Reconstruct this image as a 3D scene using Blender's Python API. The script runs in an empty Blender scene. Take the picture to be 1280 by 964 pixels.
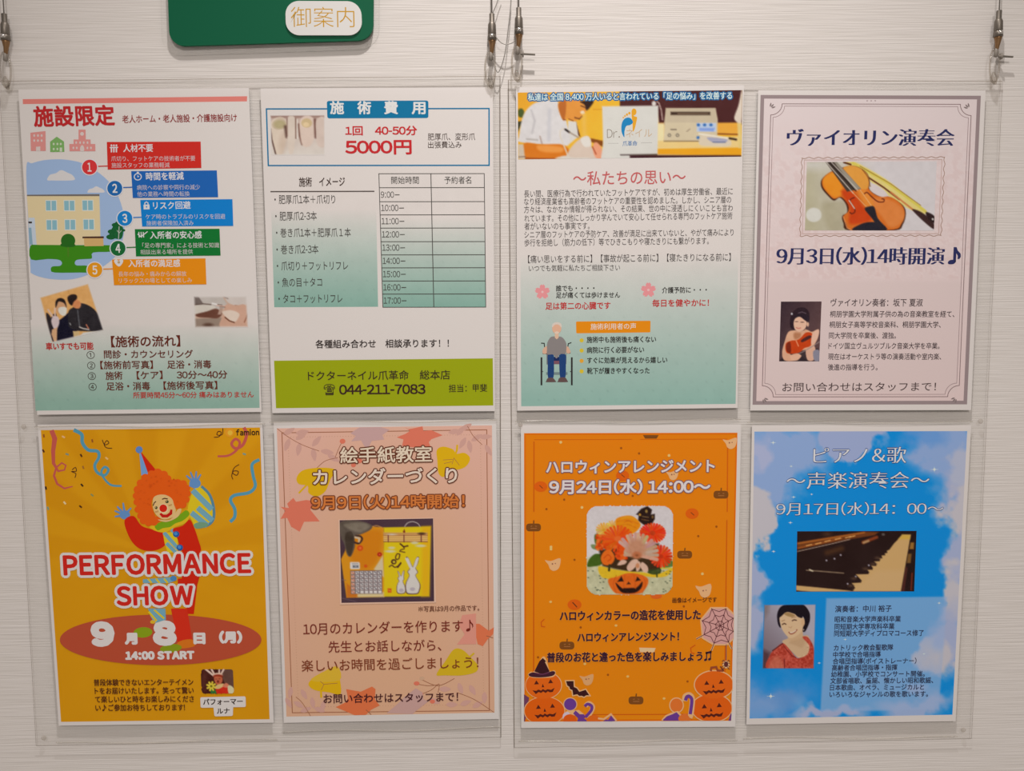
import bpy, math, random
import numpy as np
from mathutils import Matrix

# ------------------------------------------------------------------ camera, world, lights, exposure
SC = bpy.context.scene
COL = SC.collection
F, PITCH, YAW, ROLL = 1043.48, -0.0948439, -0.0176816, 0.0064088   # focal length in px of the 1280x964 frame
CAM = np.array([0.0, -0.798, 1.5])
def _rot(p, y, r):
    cx, sx, cy, sy, cr, sr = math.cos(p), math.sin(p), math.cos(y), math.sin(y), math.cos(r), math.sin(r)
    return (np.array([[cy,-sy,0],[sy,cy,0],[0,0,1]]) @ np.array([[1,0,0],[0,cx,-sx],[0,sx,cx]])
            @ np.array([[cr,0,sr],[0,1,0],[-sr,0,cr]]))
RM = _rot(PITCH, YAW, ROLL)
cd = bpy.data.cameras.new('camera'); cam = bpy.data.objects.new('camera', cd); COL.objects.link(cam)
cd.sensor_fit = 'HORIZONTAL'; cd.sensor_width = 36.0; cd.lens = F * 36.0 / 1280.0
cd.clip_start = 0.02
M3 = RM @ np.array([[1,0,0],[0,0,-1],[0,1,0]])       # camera looks along local -Z
mw = Matrix.Identity(4)
for i in range(3):
    for j in range(3): mw[i][j] = float(M3[i, j])
    mw[i][3] = float(CAM[i])
cam.matrix_world = mw
SC.camera = cam

w = bpy.data.worlds.new('world'); SC.world = w; w.use_nodes = True
w.node_tree.nodes['Background'].inputs[0].default_value = (1.0, 0.875, 0.77, 1)
w.node_tree.nodes['Background'].inputs[1].default_value = 0.29

def spot(name, loc, power, color, angle, blend, radius, target):
    l = bpy.data.lights.new(name, 'SPOT'); l.energy = power; l.color = color
    l.spot_size = math.radians(angle); l.spot_blend = blend; l.shadow_soft_size = radius
    o = bpy.data.objects.new(name, l); COL.objects.link(o); o.location = loc
    from mathutils import Vector
    o.rotation_euler = (Vector(target) - Vector(loc)).to_track_quat('-Z', 'Y').to_euler()
    return o
spot('ceiling_downlight', (0.06, -0.50, 2.68), 60.0, (1.0, 0.935, 0.885), 84, 1.0, 0.022, (0.06, -0.37, 1.50))
def area_fill(name, loc, size, power, color):
    l = bpy.data.lights.new(name, 'AREA'); l.shape = 'DISK'; l.size = size; l.energy = power; l.color = color
    o = bpy.data.objects.new(name, l); COL.objects.link(o); o.location = loc; return o
area_fill('added_fill_light', (0.15, -2.3, 2.62), 0.5, 38.0, (1.0, 0.92, 0.86))  # unseen soft fill, added to light the posters more evenly towards the bottom
VS = SC.view_settings
VS.view_transform = 'Standard'; VS.look = 'None'; VS.gamma = 1.0; VS.use_curve_mapping = False
VS.exposure = -0.07

# ------------------------------------------------------------------ colour and materials
ILL = np.array([0.78, 0.725, 0.68])     # what the room light gives back of a white surface
def lin(c):
    c = np.asarray(c, float) / 255.0
    return np.where(c <= 0.04045, c / 12.92, ((c + 0.055) / 1.055) ** 2.4)
def alb(c):
    return np.clip(lin(c) / ILL, 0.004, 0.93)
def ntree(name):
    m = bpy.data.materials.new(name); m.use_nodes = True
    n = m.node_tree.nodes; l = m.node_tree.links; b = n['Principled BSDF']
    return m, n, l, b
def plain(name, c, rough=0.5, metal=0.0, spec=0.5, raw=False):
    m, n, l, b = ntree(name)
    a = c if raw else alb(c)
    b.inputs['Base Color'].default_value = (float(a[0]), float(a[1]), float(a[2]), 1)
    b.inputs['Roughness'].default_value = rough; b.inputs['Metallic'].default_value = metal
    b.inputs['Specular IOR Level'].default_value = spec
    return m
def ink_mat():
    m, n, l, b = ntree('printed_ink')
    a = n.new('ShaderNodeAttribute'); a.attribute_name = 'Ink'
    l.new(a.outputs['Color'], b.inputs['Base Color'])
    b.inputs['Roughness'].default_value = 0.55; b.inputs['Specular IOR Level'].default_value = 0.08
    return m
def clear(name, tint, ior, rough, bump=0.0, dens=0.0, dcol=(1, 1, 1)):
    m, n, l, b = ntree(name); n.remove(b); out = n['Material Output']
    t = n.new('ShaderNodeBsdfTransparent'); t.inputs[0].default_value = (*tint, 1)
    g = n.new('ShaderNodeBsdfGlossy'); g.inputs['Roughness'].default_value = rough
    lw = n.new('ShaderNodeLayerWeight'); lw.inputs[0].default_value = 0.5
    pw = n.new('ShaderNodeMath'); pw.operation = 'POWER'; pw.inputs[1].default_value = 5.0
    fr = n.new('ShaderNodeMath'); fr.operation = 'MULTIPLY_ADD'; fr.inputs[1].default_value = 0.22; fr.inputs[2].default_value = ((ior-1)/(ior+1))**2
    l.new(lw.outputs['Facing'], pw.inputs[0]); l.new(pw.outputs[0], fr.inputs[0])
    mx = n.new('ShaderNodeMixShader')
    l.new(fr.outputs[0], mx.inputs[0]); l.new(t.outputs[0], mx.inputs[1]); l.new(g.outputs[0], mx.inputs[2])
    last = mx
    if dens > 0:
        d = n.new('ShaderNodeBsdfDiffuse'); d.inputs[0].default_value = (*dcol, 1)
        m2 = n.new('ShaderNodeMixShader'); m2.inputs[0].default_value = dens
        l.new(mx.outputs[0], m2.inputs[1]); l.new(d.outputs[0], m2.inputs[2]); last = m2
    if bump > 0:
        tc = n.new('ShaderNodeTexCoord'); nz = n.new('ShaderNodeTexNoise'); nz.inputs['Scale'].default_value = 14
        bp = n.new('ShaderNodeBump'); bp.inputs['Strength'].default_value = bump; bp.inputs['Distance'].default_value = 0.002
        l.new(tc.outputs['Object'], nz.inputs['Vector']); l.new(nz.outputs['Fac'], bp.inputs['Height'])
        l.new(bp.outputs[0], g.inputs['Normal'])
    l.new(last.outputs[0], out.inputs['Surface'])
    return m
INK = ink_mat()
PAPER = plain('poster_paper', (210, 200, 194), 0.5, spec=0.3)
ACR = clear('clear_acrylic', (0.996, 0.996, 0.994), 1.3, 0.03)
EDGE = clear('acrylic_edge', (0.62, 0.58, 0.54), 1.3, 0.2, dens=0.6, dcol=(0.22, 0.19, 0.16))  # dark tint painted in for the line that refraction draws along the clear edge
SIDE = clear('acrylic_side', (0.99, 0.985, 0.98), 1.2, 0.1)
FILM = clear('sleeve_film', (0.997, 0.997, 0.995), 1.25, 0.06, bump=0.25)
FOLD = clear('sleeve_fold', (0.95, 0.94, 0.92), 1.45, 0.15, dens=0.16, dcol=(0.85, 0.82, 0.78))
STEEL = plain('brushed_steel', (0.22, 0.195, 0.17), 0.45, 0.8, raw=True)
WIRE = plain('steel_cable', (0.33, 0.31, 0.29), 0.45, 0.6, raw=True)
CHROME = plain('polished_steel', (0.85, 0.83, 0.80), 0.18, 1.0, raw=True)
BRASS = plain('brass', (0.30, 0.17, 0.08), 0.4, 0.7, raw=True)
PLAST = clear('clear_plastic', (0.86, 0.84, 0.81), 1.45, 0.1, dens=0.12, dcol=(0.5, 0.46, 0.43))
GREY = plain('grey_plastic', (0.30, 0.27, 0.24), 0.4, raw=True)

# ------------------------------------------------------------------ from the photograph's measured points to metres on a plane parallel to the wall
def ray(px, py):
    d = RM @ np.array([(px - 640) / F, 1.0, -(py - 482) / F])
    return d
def W(px, py, Y):
    d = ray(px, py); t = (Y - CAM[1]) / d[1]
    return np.array([CAM[0] + d[0] * t, CAM[2] + d[2] * t])
def Wn(P, Y):
    P = np.asarray(P, float)
    D = np.stack([(P[:, 0] - 640) / F, np.ones(len(P)), -(P[:, 1] - 482) / F], 0)
    D = RM @ D; t = (Y - CAM[1]) / D[1]
    return np.stack([CAM[0] + D[0] * t, CAM[2] + D[2] * t], 1)
class Z:                                   # a measuring window: origin and magnification
    def __init__(s, ox, oy, k): s.ox, s.oy, s.k = ox, oy, k
    def __call__(s, P): P = np.asarray(P, float); return P / s.k + np.array([s.ox, s.oy])
ID = Z(0, 0, 1)
YP = -0.0048                               # face of the posters
LAY = 0.0000012

def catmull(P, closed=True, n=5):
    P = np.asarray(P, float); N = len(P); out = []
    for i in range(N if closed else N - 1):
        if closed: a, b, c, d = P[(i-1) % N], P[i], P[(i+1) % N], P[(i+2) % N]
        else: a, b, c, d = P[max(i-1, 0)], P[i], P[i+1], P[min(i+2, N-1)]
        for k in range(n):
            t = k / n
            out.append(0.5 * ((2*b) + (-a+c)*t + (2*a-5*b+4*c-d)*t*t + (-a+3*b-3*c+d)*t**3))
    if not closed: out.append(P[-1])
    return np.array(out)
def ellpts(cx, cy, rx, ry, rot=0, n=28):
    a = np.linspace(0, 2*math.pi, n, endpoint=False); r = math.radians(rot)
    x = rx*np.cos(a); y = ry*np.sin(a)
    return np.stack([cx + x*math.cos(r) - y*math.sin(r), cy + x*math.sin(r) + y*math.cos(r)], 1)
def rrect(q, r, n=5):                      # rounded quad from four corners
    q = np.asarray(q, float); out = []
    for i in range(4):
        p, a, b = q[i], q[i-1], q[(i+1) % 4]
        u = (a-p)/np.linalg.norm(a-p)*r; v = (b-p)/np.linalg.norm(b-p)*r
        for k in range(n+1):
            t = k/n * math.pi/2
            out.append(p + u*(1-math.sin(t)) + v*(1-math.cos(t)))
    return np.array(out)
def strip(P, wd, closed=False):
    P = np.asarray(P, float); N = len(P)
    wd = np.broadcast_to(np.asarray(wd, float), (N,))
    L, R = [], []
    for i in range(N):
        a = P[i-1] if (i > 0 or closed) else P[i]
        b = P[(i+1) % N] if (i < N-1 or closed) else P[i]
        e1 = P[i]-a; e2 = b-P[i]
        l1, l2 = np.linalg.norm(e1), np.linalg.norm(e2)
        if l1 < 1e-9: e1, l1 = e2, l2
        if l2 < 1e-9: e2, l2 = e1, l1
        t = e1/max(l1,1e-9) + e2/max(l2,1e-9); lt = np.linalg.norm(t)
        t = t/lt if lt > 1e-6 else e1/max(l1,1e-9)
        nn = np.array([-t[1], t[0]]); c = abs(np.dot(nn, np.array([-e1[1], e1[0]])/max(l1,1e-9)))
        h = wd[i]/2/max(c, 0.5)
        L.append(P[i]+nn*h); R.append(P[i]-nn*h)
    return np.array(L), np.array(R)

# ------------------------------------------------------------------ lettering
_tc = bpy.data.curves.new('lettering_source', 'FONT'); _tc.resolution_u = 3; _tc.fill_mode = 'BOTH'
_to = bpy.data.objects.new('lettering_source', _tc); COL.objects.link(_to)
_cache = {}
def glyphs(body, off=0.0):
    k = (body, off)
    if k in _cache: return _cache[k]
    _tc.body = body; _tc.offset = off
    dg = bpy.context.evaluated_depsgraph_get(); dg.update()
    me = bpy.data.meshes.new_from_object(_to.evaluated_get(dg))
    v = np.empty(len(me.vertices)*3); me.vertices.foreach_get('co', v); v = v.reshape(-1, 3)[:, :2]
    f = [tuple(p.vertices) for p in me.polygons]
    bpy.data.meshes.remove(me)
    _cache[k] = (v, f); return _cache[k]
EM = glyphs('国国')[0][:, 0].max() - glyphs('国')[0][:, 0].max()
def _polyglyph(parts, adv):
    v, f = [], []
    for P in parts:
        f.append(tuple(range(len(v), len(v)+len(P)))); v += [tuple(p) for p in P]
    return np.array(v)*EM, f, adv*EM
def _ell(cx, cy, rx, ry, rot, n=14):
    a = np.linspace(0, 2*math.pi, n, endpoint=False); r = math.radians(rot); x, y = rx*np.cos(a), ry*np.sin(a)
    return list(zip(cx+x*math.cos(r)-y*math.sin(r), cy+x*math.sin(r)+y*math.cos(r)))
OWN = {'※': _polyglyph([[(0.10,0.12), (0.14,0.08), (0.90,0.68), (0.86,0.72)], [(0.86,0.08), (0.90,0.12), (0.14,0.72), (0.10,0.68)],
      _ell(0.5,0.70,0.07,0.07,0,8), _ell(0.5,0.10,0.07,0.07,0,8), _ell(0.17,0.40,0.07,0.07,0,8), _ell(0.83,0.40,0.07,0.07,0,8)], 1.0),
  '-': _polyglyph([[(0.04,0.27), (0.30,0.27), (0.30,0.35), (0.04,0.35)]], 0.34),
  '♪': _polyglyph([_ell(0.36,0.06,0.17,0.11,20), [(0.47,0.06), (0.53,0.06), (0.53,0.84), (0.47,0.84)],
      [(0.53,0.84), (0.60,0.66), (0.76,0.50), (0.78,0.34), (0.70,0.20), (0.71,0.38), (0.64,0.50), (0.53,0.60)]], 1.0),
  '♫': _polyglyph([_ell(0.20,0.02,0.14,0.09,20), _ell(0.66,0.08,0.14,0.09,20), [(0.29,0.02), (0.34,0.02), (0.34,0.76), (0.29,0.76)],
      [(0.75,0.08), (0.80,0.08), (0.80,0.84), (0.75,0.84)], [(0.29,0.76), (0.80,0.84), (0.80,0.70), (0.29,0.62)]], 1.0)}
_line = {}
def layout(body, off=0.0, track=0.0):
    """one line of type: full-width characters on the em, figures and capitals on their own width"""
    k = (body, off, track)
    if k in _line: return _line[k]
    V, Fs, x, n = [], [], 0.0, 0
    for ch in body:
        if ch == ' ': x += 0.30*EM; continue
        if ch == '　': x += EM; continue
        if ch in OWN: v, f, adv = OWN[ch]; dx = 0
        elif '!' <= ch <= '~':
            v, f = glyphs(chr(ord(ch)+0xFEE0), off); w0 = v[:, 0].max()-v[:, 0].min()
            adv = (0.57+track)*EM if ch.isdigit() else w0+((0.20 if ch in ':.,' else 0.085)+track)*EM; dx = (adv-w0)/2-v[:, 0].min()
        else: v, f = glyphs(ch, off); adv = EM; dx = 0
        V.append(v+np.array([x+dx, 0])); Fs += [tuple(i+n for i in q) for q in f]; n += len(v); x += adv
    _line[k] = (np.concatenate(V), Fs); return _line[k]
def refbox(ch):
    v, f = layout(ch); return v[:, 1].min(), v[:, 1].max()
REF = {c: refbox(c) for c in ('国', 'H')}

class Print:
    """flat ink on a poster: one mesh of thin layers, each shape with its own colour"""
    def __init__(s, Y=YP, base=0): s.V, s.Fc, s.C, s.Y, s.k, s.z, s.n = [], [], [], Y, base, ID, 0
    def _y(s, d=1.0): s.k += d; return s.Y - s.k*LAY
    def _add(s, XZ, y, faces, cols, yy=None):
        n = len(XZ); V = np.empty((n, 3)); V[:, 0] = XZ[:, 0]; V[:, 1] = y if yy is None else yy; V[:, 2] = XZ[:, 1]
        s.V.append(V); s.Fc += [tuple(i + s.n for i in f) for f in faces]; s.n += n
        cols = np.asarray(cols, float)
        s.C.append(np.broadcast_to(cols, (n, 3)) if cols.ndim == 1 else cols)
    def poly(s, pts, c, y=None):
        y = y or s._y(); P = Wn(s.z(pts), y)
        s._add(P, y, [tuple(range(len(P)))], alb(c))
    def blob(s, pts, c, n=5): s.poly(catmull(pts, True, n), c)
    def ell(s, cx, cy, rx, ry, c, rot=0, n=26): s.poly(ellpts(cx, cy, rx, ry, rot, n), c)
    def quadgrad(s, q, cols):
        y = s._y(); s._add(Wn(s.z(q), y), y, [(0,1,2,3)], np.array([alb(c) for c in cols]))
    def line(s, pts, wd, c, closed=False, smooth=False):
        if smooth: pts = catmull(pts, closed, 5)
        L, R = strip(pts, wd, closed); N = len(L); y = s._y()
        P = Wn(s.z(np.concatenate([L, R])), y)
        fs = [(i, (i+1) % N, N+(i+1) % N, N+i) for i in range(N if closed else N-1)]
        r = y - np.arange(N)/N*LAY*1.5; s.k += 1.5      # a line that crosses itself lies over itself
        s._add(P, y, fs, alb(c), np.concatenate([r, r]))
    def dots(s, pts, r, c, n=6):
        y = s._y()
        for x0, y0 in pts:
            P = Wn(s.z(ellpts(x0, y0, r, r, 0, n)), y); s._add(P, y, [tuple(range(n))], alb(c))
    def text(s, body, x0, y0, x1, y1, h, c, off=0.0, outline=None, serif=False, ref='国', slant=0.0):
        v, f = layout(body, min(off, 0.0) if not serif else -0.012, 0.07 if off > 0.035 else 0.0)
        if not len(v): return
        lo, hi = REF[ref]; bold = max(off, 0.0)*h*1.25
        def put(col, dx, dy):
            y = s._y(0.4)
            a = W(x0, y0, y); b = W(x1, y1, y); d = b - a; L = np.linalg.norm(d); u = d/L; up = np.array([-u[1], u[0]])
            mx, my = (x0+x1)/2, (y0+y1)/2
            sc = np.linalg.norm(W(mx, my-5, y) - W(mx, my+5, y))/10
            t = (v[:, 0]-v[:, 0].min())/(v[:, 0].max()-v[:, 0].min())
            g = (v[:, 1]-(lo+hi)/2)/(hi-lo)*h*sc
            P = a + t[:, None]*d + g[:, None]*up + (g*slant)[:, None]*u + (dx*u+dy*up)*sc
            s._add(P, y, f, alb(col))
        if outline:
            oc, ow = outline; ow += bold
            for k in range(14 if ow > 2 else 10):
                an = k*2*math.pi/(14 if ow > 2 else 10); put(oc, ow*math.cos(an), ow*math.sin(an))
            if ow > 2.5:
                for k in range(8): an = k*math.pi/4; put(oc, ow*0.55*math.cos(an), ow*0.55*math.sin(an))
        if serif:
            e = 0.022*h + bold
            for k in range(7): put(c, e*(k-3)/3, 0)
        elif bold > 0.04:
            m = 8 if bold > 0.45 else 4
            for k in range(m): an = (k+0.5)*2*math.pi/m; put(c, bold*math.cos(an), bold*math.sin(an))
        else: put(c, 0, 0)
    def canvas(s, cv):
        y = s._y(); P = Wn(s.z(np.stack([cv.X.ravel(), cv.Y.ravel()], 1)), y)
        ny, nx = cv.X.shape; idx = np.arange(ny*nx).reshape(ny, nx)
        q = np.stack([idx[:-1,:-1], idx[:-1,1:], idx[1:,1:], idx[1:,:-1]], -1).reshape(-1, 4)
        if cv.clip is not None:
            m = cv.mask(cv.clip, cv.step*0.5) > 0.5
            mm = m[:-1,:-1] & m[:-1,1:] & m[1:,1:] & m[1:,:-1]
            q = q[mm.ravel()]
        s._add(P, y, [tuple(int(i) for i in r) for r in q], alb(cv.A.reshape(-1, 3)))
    def part(s, name, parent):             # close this part and go on above it
        s.build(name, parent); k, z_ = s.k, s.z; s.__init__(s.Y, k); s.z = z_
    def build(s, name, parent, label=None):
        o = mesh(name, np.concatenate(s.V), s.Fc, INK, parent)
        a = o.data.color_attributes.new('Ink', 'FLOAT_COLOR', 'POINT')
        C = np.ones((s.n, 4), np.float32); C[:, :3] = np.concatenate(s.C)
        a.data.foreach_set('color', C.ravel())
        if label: o['label'] = label
        return o

def vnoise(X, Y, sc, seed):
    r = np.random.default_rng(seed); T = r.random((64, 64))
    x, y = X/sc, Y/sc; xi, yi = np.floor(x).astype(int), np.floor(y).astype(int)
    fx, fy = x-xi, y-yi; fx = fx*fx*(3-2*fx); fy = fy*fy*(3-2*fy)
    g = lambda a, b: T[a % 64, b % 64]
    return (g(xi,yi)*(1-fx)+g(xi+1,yi)*fx)*(1-fy)+(g(xi,yi+1)*(1-fx)+g(xi+1,yi+1)*fx)*fy
def fbm(X, Y, sc, seed, o=4):
    return sum(vnoise(X, Y, sc/2**k, seed+k)/2**k for k in range(o))/sum(1/2**k for k in range(o))
class Canvas:
    """a printed photograph: a fine grid of ink colours, painted in soft shapes"""
    def __init__(s, quad, nx, ny, c=(128,128,128), clip=None):
        q = np.asarray(quad, float); u = np.linspace(0,1,nx)[None,:,None]; v = np.linspace(0,1,ny)[:,None,None]
        P = (q[0]*(1-u)+q[1]*u)*(1-v)+(q[3]*(1-u)+q[2]*u)*v
        s.X, s.Y = P[..., 0], P[..., 1]; s.A = np.ones((ny, nx, 3))*np.asarray(c, float); s.q = q
        s.step = np.linalg.norm(q[1]-q[0])/nx; s.clip = clip
    def sdf(s, P):
        P = np.asarray(P, float); d = np.full(s.X.shape, 1e9); ins = np.zeros(s.X.shape, bool)
        for i in range(len(P)):
            a, b = P[i-1], P[i]; e = b-a; L = e@e + 1e-12
            t = np.clip(((s.X-a[0])*e[0]+(s.Y-a[1])*e[1])/L, 0, 1)
            d = np.minimum(d, np.hypot(s.X-a[0]-t*e[0], s.Y-a[1]-t*e[1]))
            if abs(e[1]) > 1e-12:
                c = ((a[1] > s.Y) != (b[1] > s.Y)) & (s.X < e[0]*(s.Y-a[1])/e[1]+a[0]); ins ^= c
        return np.where(ins, -d, d)
    def mask(s, P, soft): return np.clip(0.5 - s.sdf(P)/max(soft, s.step*1.7), 0, 1)
    def mix(s, m, c):
        m = m[..., None]; s.A = s.A*(1-m) + np.asarray(c, float)*m
    def poly(s, P, c, soft=0, a=1.0): s.mix(s.mask(P, soft)*a, c)
    def blob(s, P, c, soft=0, a=1.0): s.mix(s.mask(catmull(P, True, 4), soft)*a, c)
    def ell(s, cx, cy, rx, ry, c, soft=0, rot=0, a=1.0):
        r = math.radians(rot); x = s.X-cx; y = s.Y-cy
        u = (x*math.cos(r)+y*math.sin(r))/rx; v = (-x*math.sin(r)+y*math.cos(r))/ry
        d = (np.hypot(u, v)-1)*min(rx, ry)
        s.mix(np.clip(0.5-d/max(soft, s.step*1.5), 0, 1)*a, c)
    def line(s, P, wd, c, soft=0, a=1.0):
        P = np.asarray(P, float); d = np.full(s.X.shape, 1e9)
        for i in range(1, len(P)):
            p, q = P[i-1], P[i]; e = q-p; L = e@e+1e-12
            t = np.clip(((s.X-p[0])*e[0]+(s.Y-p[1])*e[1])/L, 0, 1)
            d = np.minimum(d, np.hypot(s.X-p[0]-t*e[0], s.Y-p[1]-t*e[1]))
        s.mix(np.clip(0.5-(d-wd/2)/max(soft, s.step*1.5), 0, 1)*a, c)
    def grad(s, p0, c0, p1, c1):
        p0 = np.asarray(p0, float); e = np.asarray(p1, float)-p0
        t = np.clip(((s.X-p0[0])*e[0]+(s.Y-p0[1])*e[1])/(e@e), 0, 1)[..., None]
        s.A = np.asarray(c0, float)*(1-t)+np.asarray(c1, float)*t
    def noise(s, amp, sc, seed=1, m=None):
        n = (fbm(s.X+500, s.Y+500, sc, seed)-0.5)[..., None]*2*amp
        s.A = np.clip(s.A + (n if m is None else n*m[..., None]), 2, 250)
    def feather(s, c, wd):
        q = s.q; m = np.clip(0.5+s.sdf(q)/wd+0.5, 0, 1); s.mix(m, c)

# ------------------------------------------------------------------ mesh helpers
def mesh(name, V, Fc, mat, parent=None, mats=None, smooth=False):
    me = bpy.data.meshes.new(name); me.from_pydata([tuple(map(float, v)) for v in V], [], Fc)
    for m in (mats or [mat]): me.materials.append(m)
    if smooth:
        for p in me.polygons: p.use_smooth = True
    o = bpy.data.objects.new(name, me); COL.objects.link(o)
    if parent is not None: o.parent = parent
    return o
def tag(o, label=None, cat=None, group=None, kind=None):
    if label: o['label'] = label
    if cat: o['category'] = cat
    if group: o['group'] = group
    if kind: o['kind'] = kind
    return o
def slab(q, yf, yb, wq=None):              # q: four (x,z) corners; front face first, then back, then edges
    V = [(x, yf, z) for x, z in q] + [(x, yb, z) for x, z in q]; n = len(q)
    Fc = [tuple(reversed(range(n))), tuple(range(n, 2*n))] + [(i, (i+1) % n, n+(i+1) % n, n+i) for i in range(n)]
    return V, Fc
def tube(path, r, n=8, caps=True):
    P = np.asarray(path, float); N = len(P); rr = np.broadcast_to(np.asarray(r, float), (N,)); V = []; Fc = []
    for i in range(N):
        t = P[min(i+1, N-1)]-P[max(i-1, 0)]; t = t/np.linalg.norm(t)
        a = np.cross(t, [0.0, 1.0, 0.0])
        if np.linalg.norm(a) < 1e-3: a = np.cross(t, [1.0, 0.0, 0.0])
        a /= np.linalg.norm(a); b = np.cross(t, a)
        for k in range(n):
            an = 2*math.pi*k/n; V.append(P[i]+rr[i]*(a*math.cos(an)+b*math.sin(an)))
    for i in range(N-1):
        for k in range(n): Fc.append((i*n+k, i*n+(k+1) % n, (i+1)*n+(k+1) % n, (i+1)*n+k))
    if caps: Fc += [tuple(reversed(range(n))), tuple((N-1)*n+k for k in range(n))]
    return V, Fc
# ------------------------------------------------------------------ the wall
def wall_mat():
    m, n, l, b = ntree('wall_covering')
    b.inputs['Roughness'].default_value = 0.7; b.inputs['Specular IOR Level'].default_value = 0.25
    tc = n.new('ShaderNodeTexCoord')
    def noise(sx, sz, det, rough=0.5):
        mp = n.new('ShaderNodeMapping'); mp.inputs['Scale'].default_value = (sx, 1, sz)
        z = n.new('ShaderNodeTexNoise'); z.inputs['Scale'].default_value = 1; z.inputs['Detail'].default_value = det
        z.inputs['Roughness'].default_value = rough
        l.new(tc.outputs['Object'], mp.inputs[0]); l.new(mp.outputs[0], z.inputs['Vector']); return z
    a = noise(20, 760, 1, 0.4); c = noise(6, 330, 1)
    ad = n.new('ShaderNodeMath'); ad.operation = 'MULTIPLY_ADD'; ad.inputs[1].default_value = 0.45
    l.new(c.outputs['Fac'], ad.inputs[0]); l.new(a.outputs['Fac'], ad.inputs[2])
    bp = n.new('ShaderNodeBump'); bp.inputs['Strength'].default_value = 0.30; bp.inputs['Distance'].default_value = 0.0011
    l.new(ad.outputs[0], bp.inputs['Height']); l.new(bp.outputs[0], b.inputs['Normal'])
    cr = n.new('ShaderNodeValToRGB'); cr.color_ramp.elements[0].position = 0.3; cr.color_ramp.elements[1].position = 0.7
    x0, x1 = alb((202, 192, 184)), alb((208, 198, 191))
    cr.color_ramp.elements[0].color = (*map(float, x0), 1); cr.color_ramp.elements[1].color = (*map(float, x1), 1)
    l.new(a.outputs['Fac'], cr.inputs[0]); l.new(cr.outputs[0], b.inputs['Base Color'])
    return m
V, Fc = slab([(-2.2, 0.0), (2.2, 0.0), (2.2, 2.7), (-2.2, 2.7)], 0.0, 0.10)
tag(mesh('wall_back', V, Fc, wall_mat()), kind='structure')

# ------------------------------------------------------------------ acrylic boards with film sleeves
YB0, YB1, YS = -0.0014, -0.0044, -0.0060
def P3(px, py, Y):
    a = W(px, py, Y); return np.array([a[0], Y, a[1]])
def board(q, sleeves, rivets, label):
    c = [W(*p, YB1) for p in q]
    m_ = sum(c)/4; ins = [x+np.sign(m_-x)*0.0007 for x in c]
    V = [(x[0], YB1, x[1]) for x in ins]+[(x[0], YB1+0.0007, x[1]) for x in c]+[(x[0], YB0, x[1]) for x in c]
    Fc = [(3,2,1,0), (8,9,10,11)]+[(i, (i+1) % 4, 4+(i+1) % 4, 4+i) for i in range(4)]+[(4+i, 4+(i+1) % 4, 8+(i+1) % 4, 8+i) for i in range(4)]
    b = mesh('acrylic_board', V, Fc, None, mats=[ACR, EDGE, SIDE])
    for i, p in enumerate(b.data.polygons): p.material_index = 0 if i < 2 else (1 if i < 6 else 2)
    tag(b, label, 'board', 'hanging clear acrylic boards')
    rr = random.Random(4)
    for sq in sleeves:
        TL, TR, BR, BL = [W(*p, YS) for p in sq]
        V = []; Fc = []; nx, nz = 24, 12; ph = rr.random()*6
        for j in range(nz+1):
            for i in range(nx+1):
                u, v = i/nx, j/nz
                p = (TL*(1-u)+TR*u)*(1-v)+(BL*(1-u)+BR*u)*v
                V.append((p[0], YS - 0.0004*math.sin(u*5+ph)*math.sin(v*math.pi) - 0.0003*math.sin(v*7+u*3+ph), p[1]))
        for j in range(nz):
            for i in range(nx):
                a = j*(nx+1)+i; Fc.append((a, a+1, a+nx+2, a+nx+1))
        mesh('film_sleeve', V, Fc, FILM, b, smooth=True)
        path = []
        for i in range(25):
            u = i/24; p = BL*(1-u)+BR*u
            path.append((p[0], YB1-0.0011, p[1] + 0.0016*math.sin(u*6+ph)*u*(1-u)*4))
        V, Fc = tube(path, 0.0007, 6); mesh('sleeve_fold', V, Fc, FOLD, b, smooth=True)
    for (px, py) in rivets:
        c = P3(px, py, YB1); prof = [(0.0024, 0), (0.0024, 0.0006), (0.0017, 0.0015), (0.0005, 0.0018)]
        V = []; Fc = []; n = 14
        for r, h in prof:
            for k in range(n): V.append((c[0]+r*math.cos(k*2*math.pi/n), YB1-h, c[2]+r*math.sin(k*2*math.pi/n)))
        for j in range(3):
            for k in range(n): Fc.append((j*n+k, j*n+(k+1) % n, (j+1)*n+(k+1) % n, (j+1)*n+k))
        Fc.append(tuple(3*n+k for k in range(n)))
        mesh('rivet', V, Fc, PLAST, b, smooth=True)
    return b
B1 = board([(-2,101), (625.5,94.5), (626.6,922.5), (44.5,933)],
      [[(20,116), (315,113), (331,530), (43,534)], [(322,114), (620,112), (622,525), (337,528)],
       [(44,535), (331,532), (346,925), (70,929)], [(339,532), (624,529), (627,909), (352,916)]],
      [(30,533.5), (55,922.5), (616,513)][:2], 'clear acrylic board hanging on the left, carrying the four posters left of the gap')
B2 = board([(635,99.5), (1254,101), (1215,924), (642.5,935.5)],
      [[(642,112), (934,110), (926,524.5), (644,527)], [(944,116), (1236,116), (1216,527), (934,528)],
       [(647,535), (930,534), (922,926), (648,927)], [(936,535), (1218,535), (1197,921), (930,924)]],
      [(650.3,531), (1225.5,526.7), (1204,912.5)], 'clear acrylic board hanging on the right, carrying the violin and piano posters')

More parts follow.
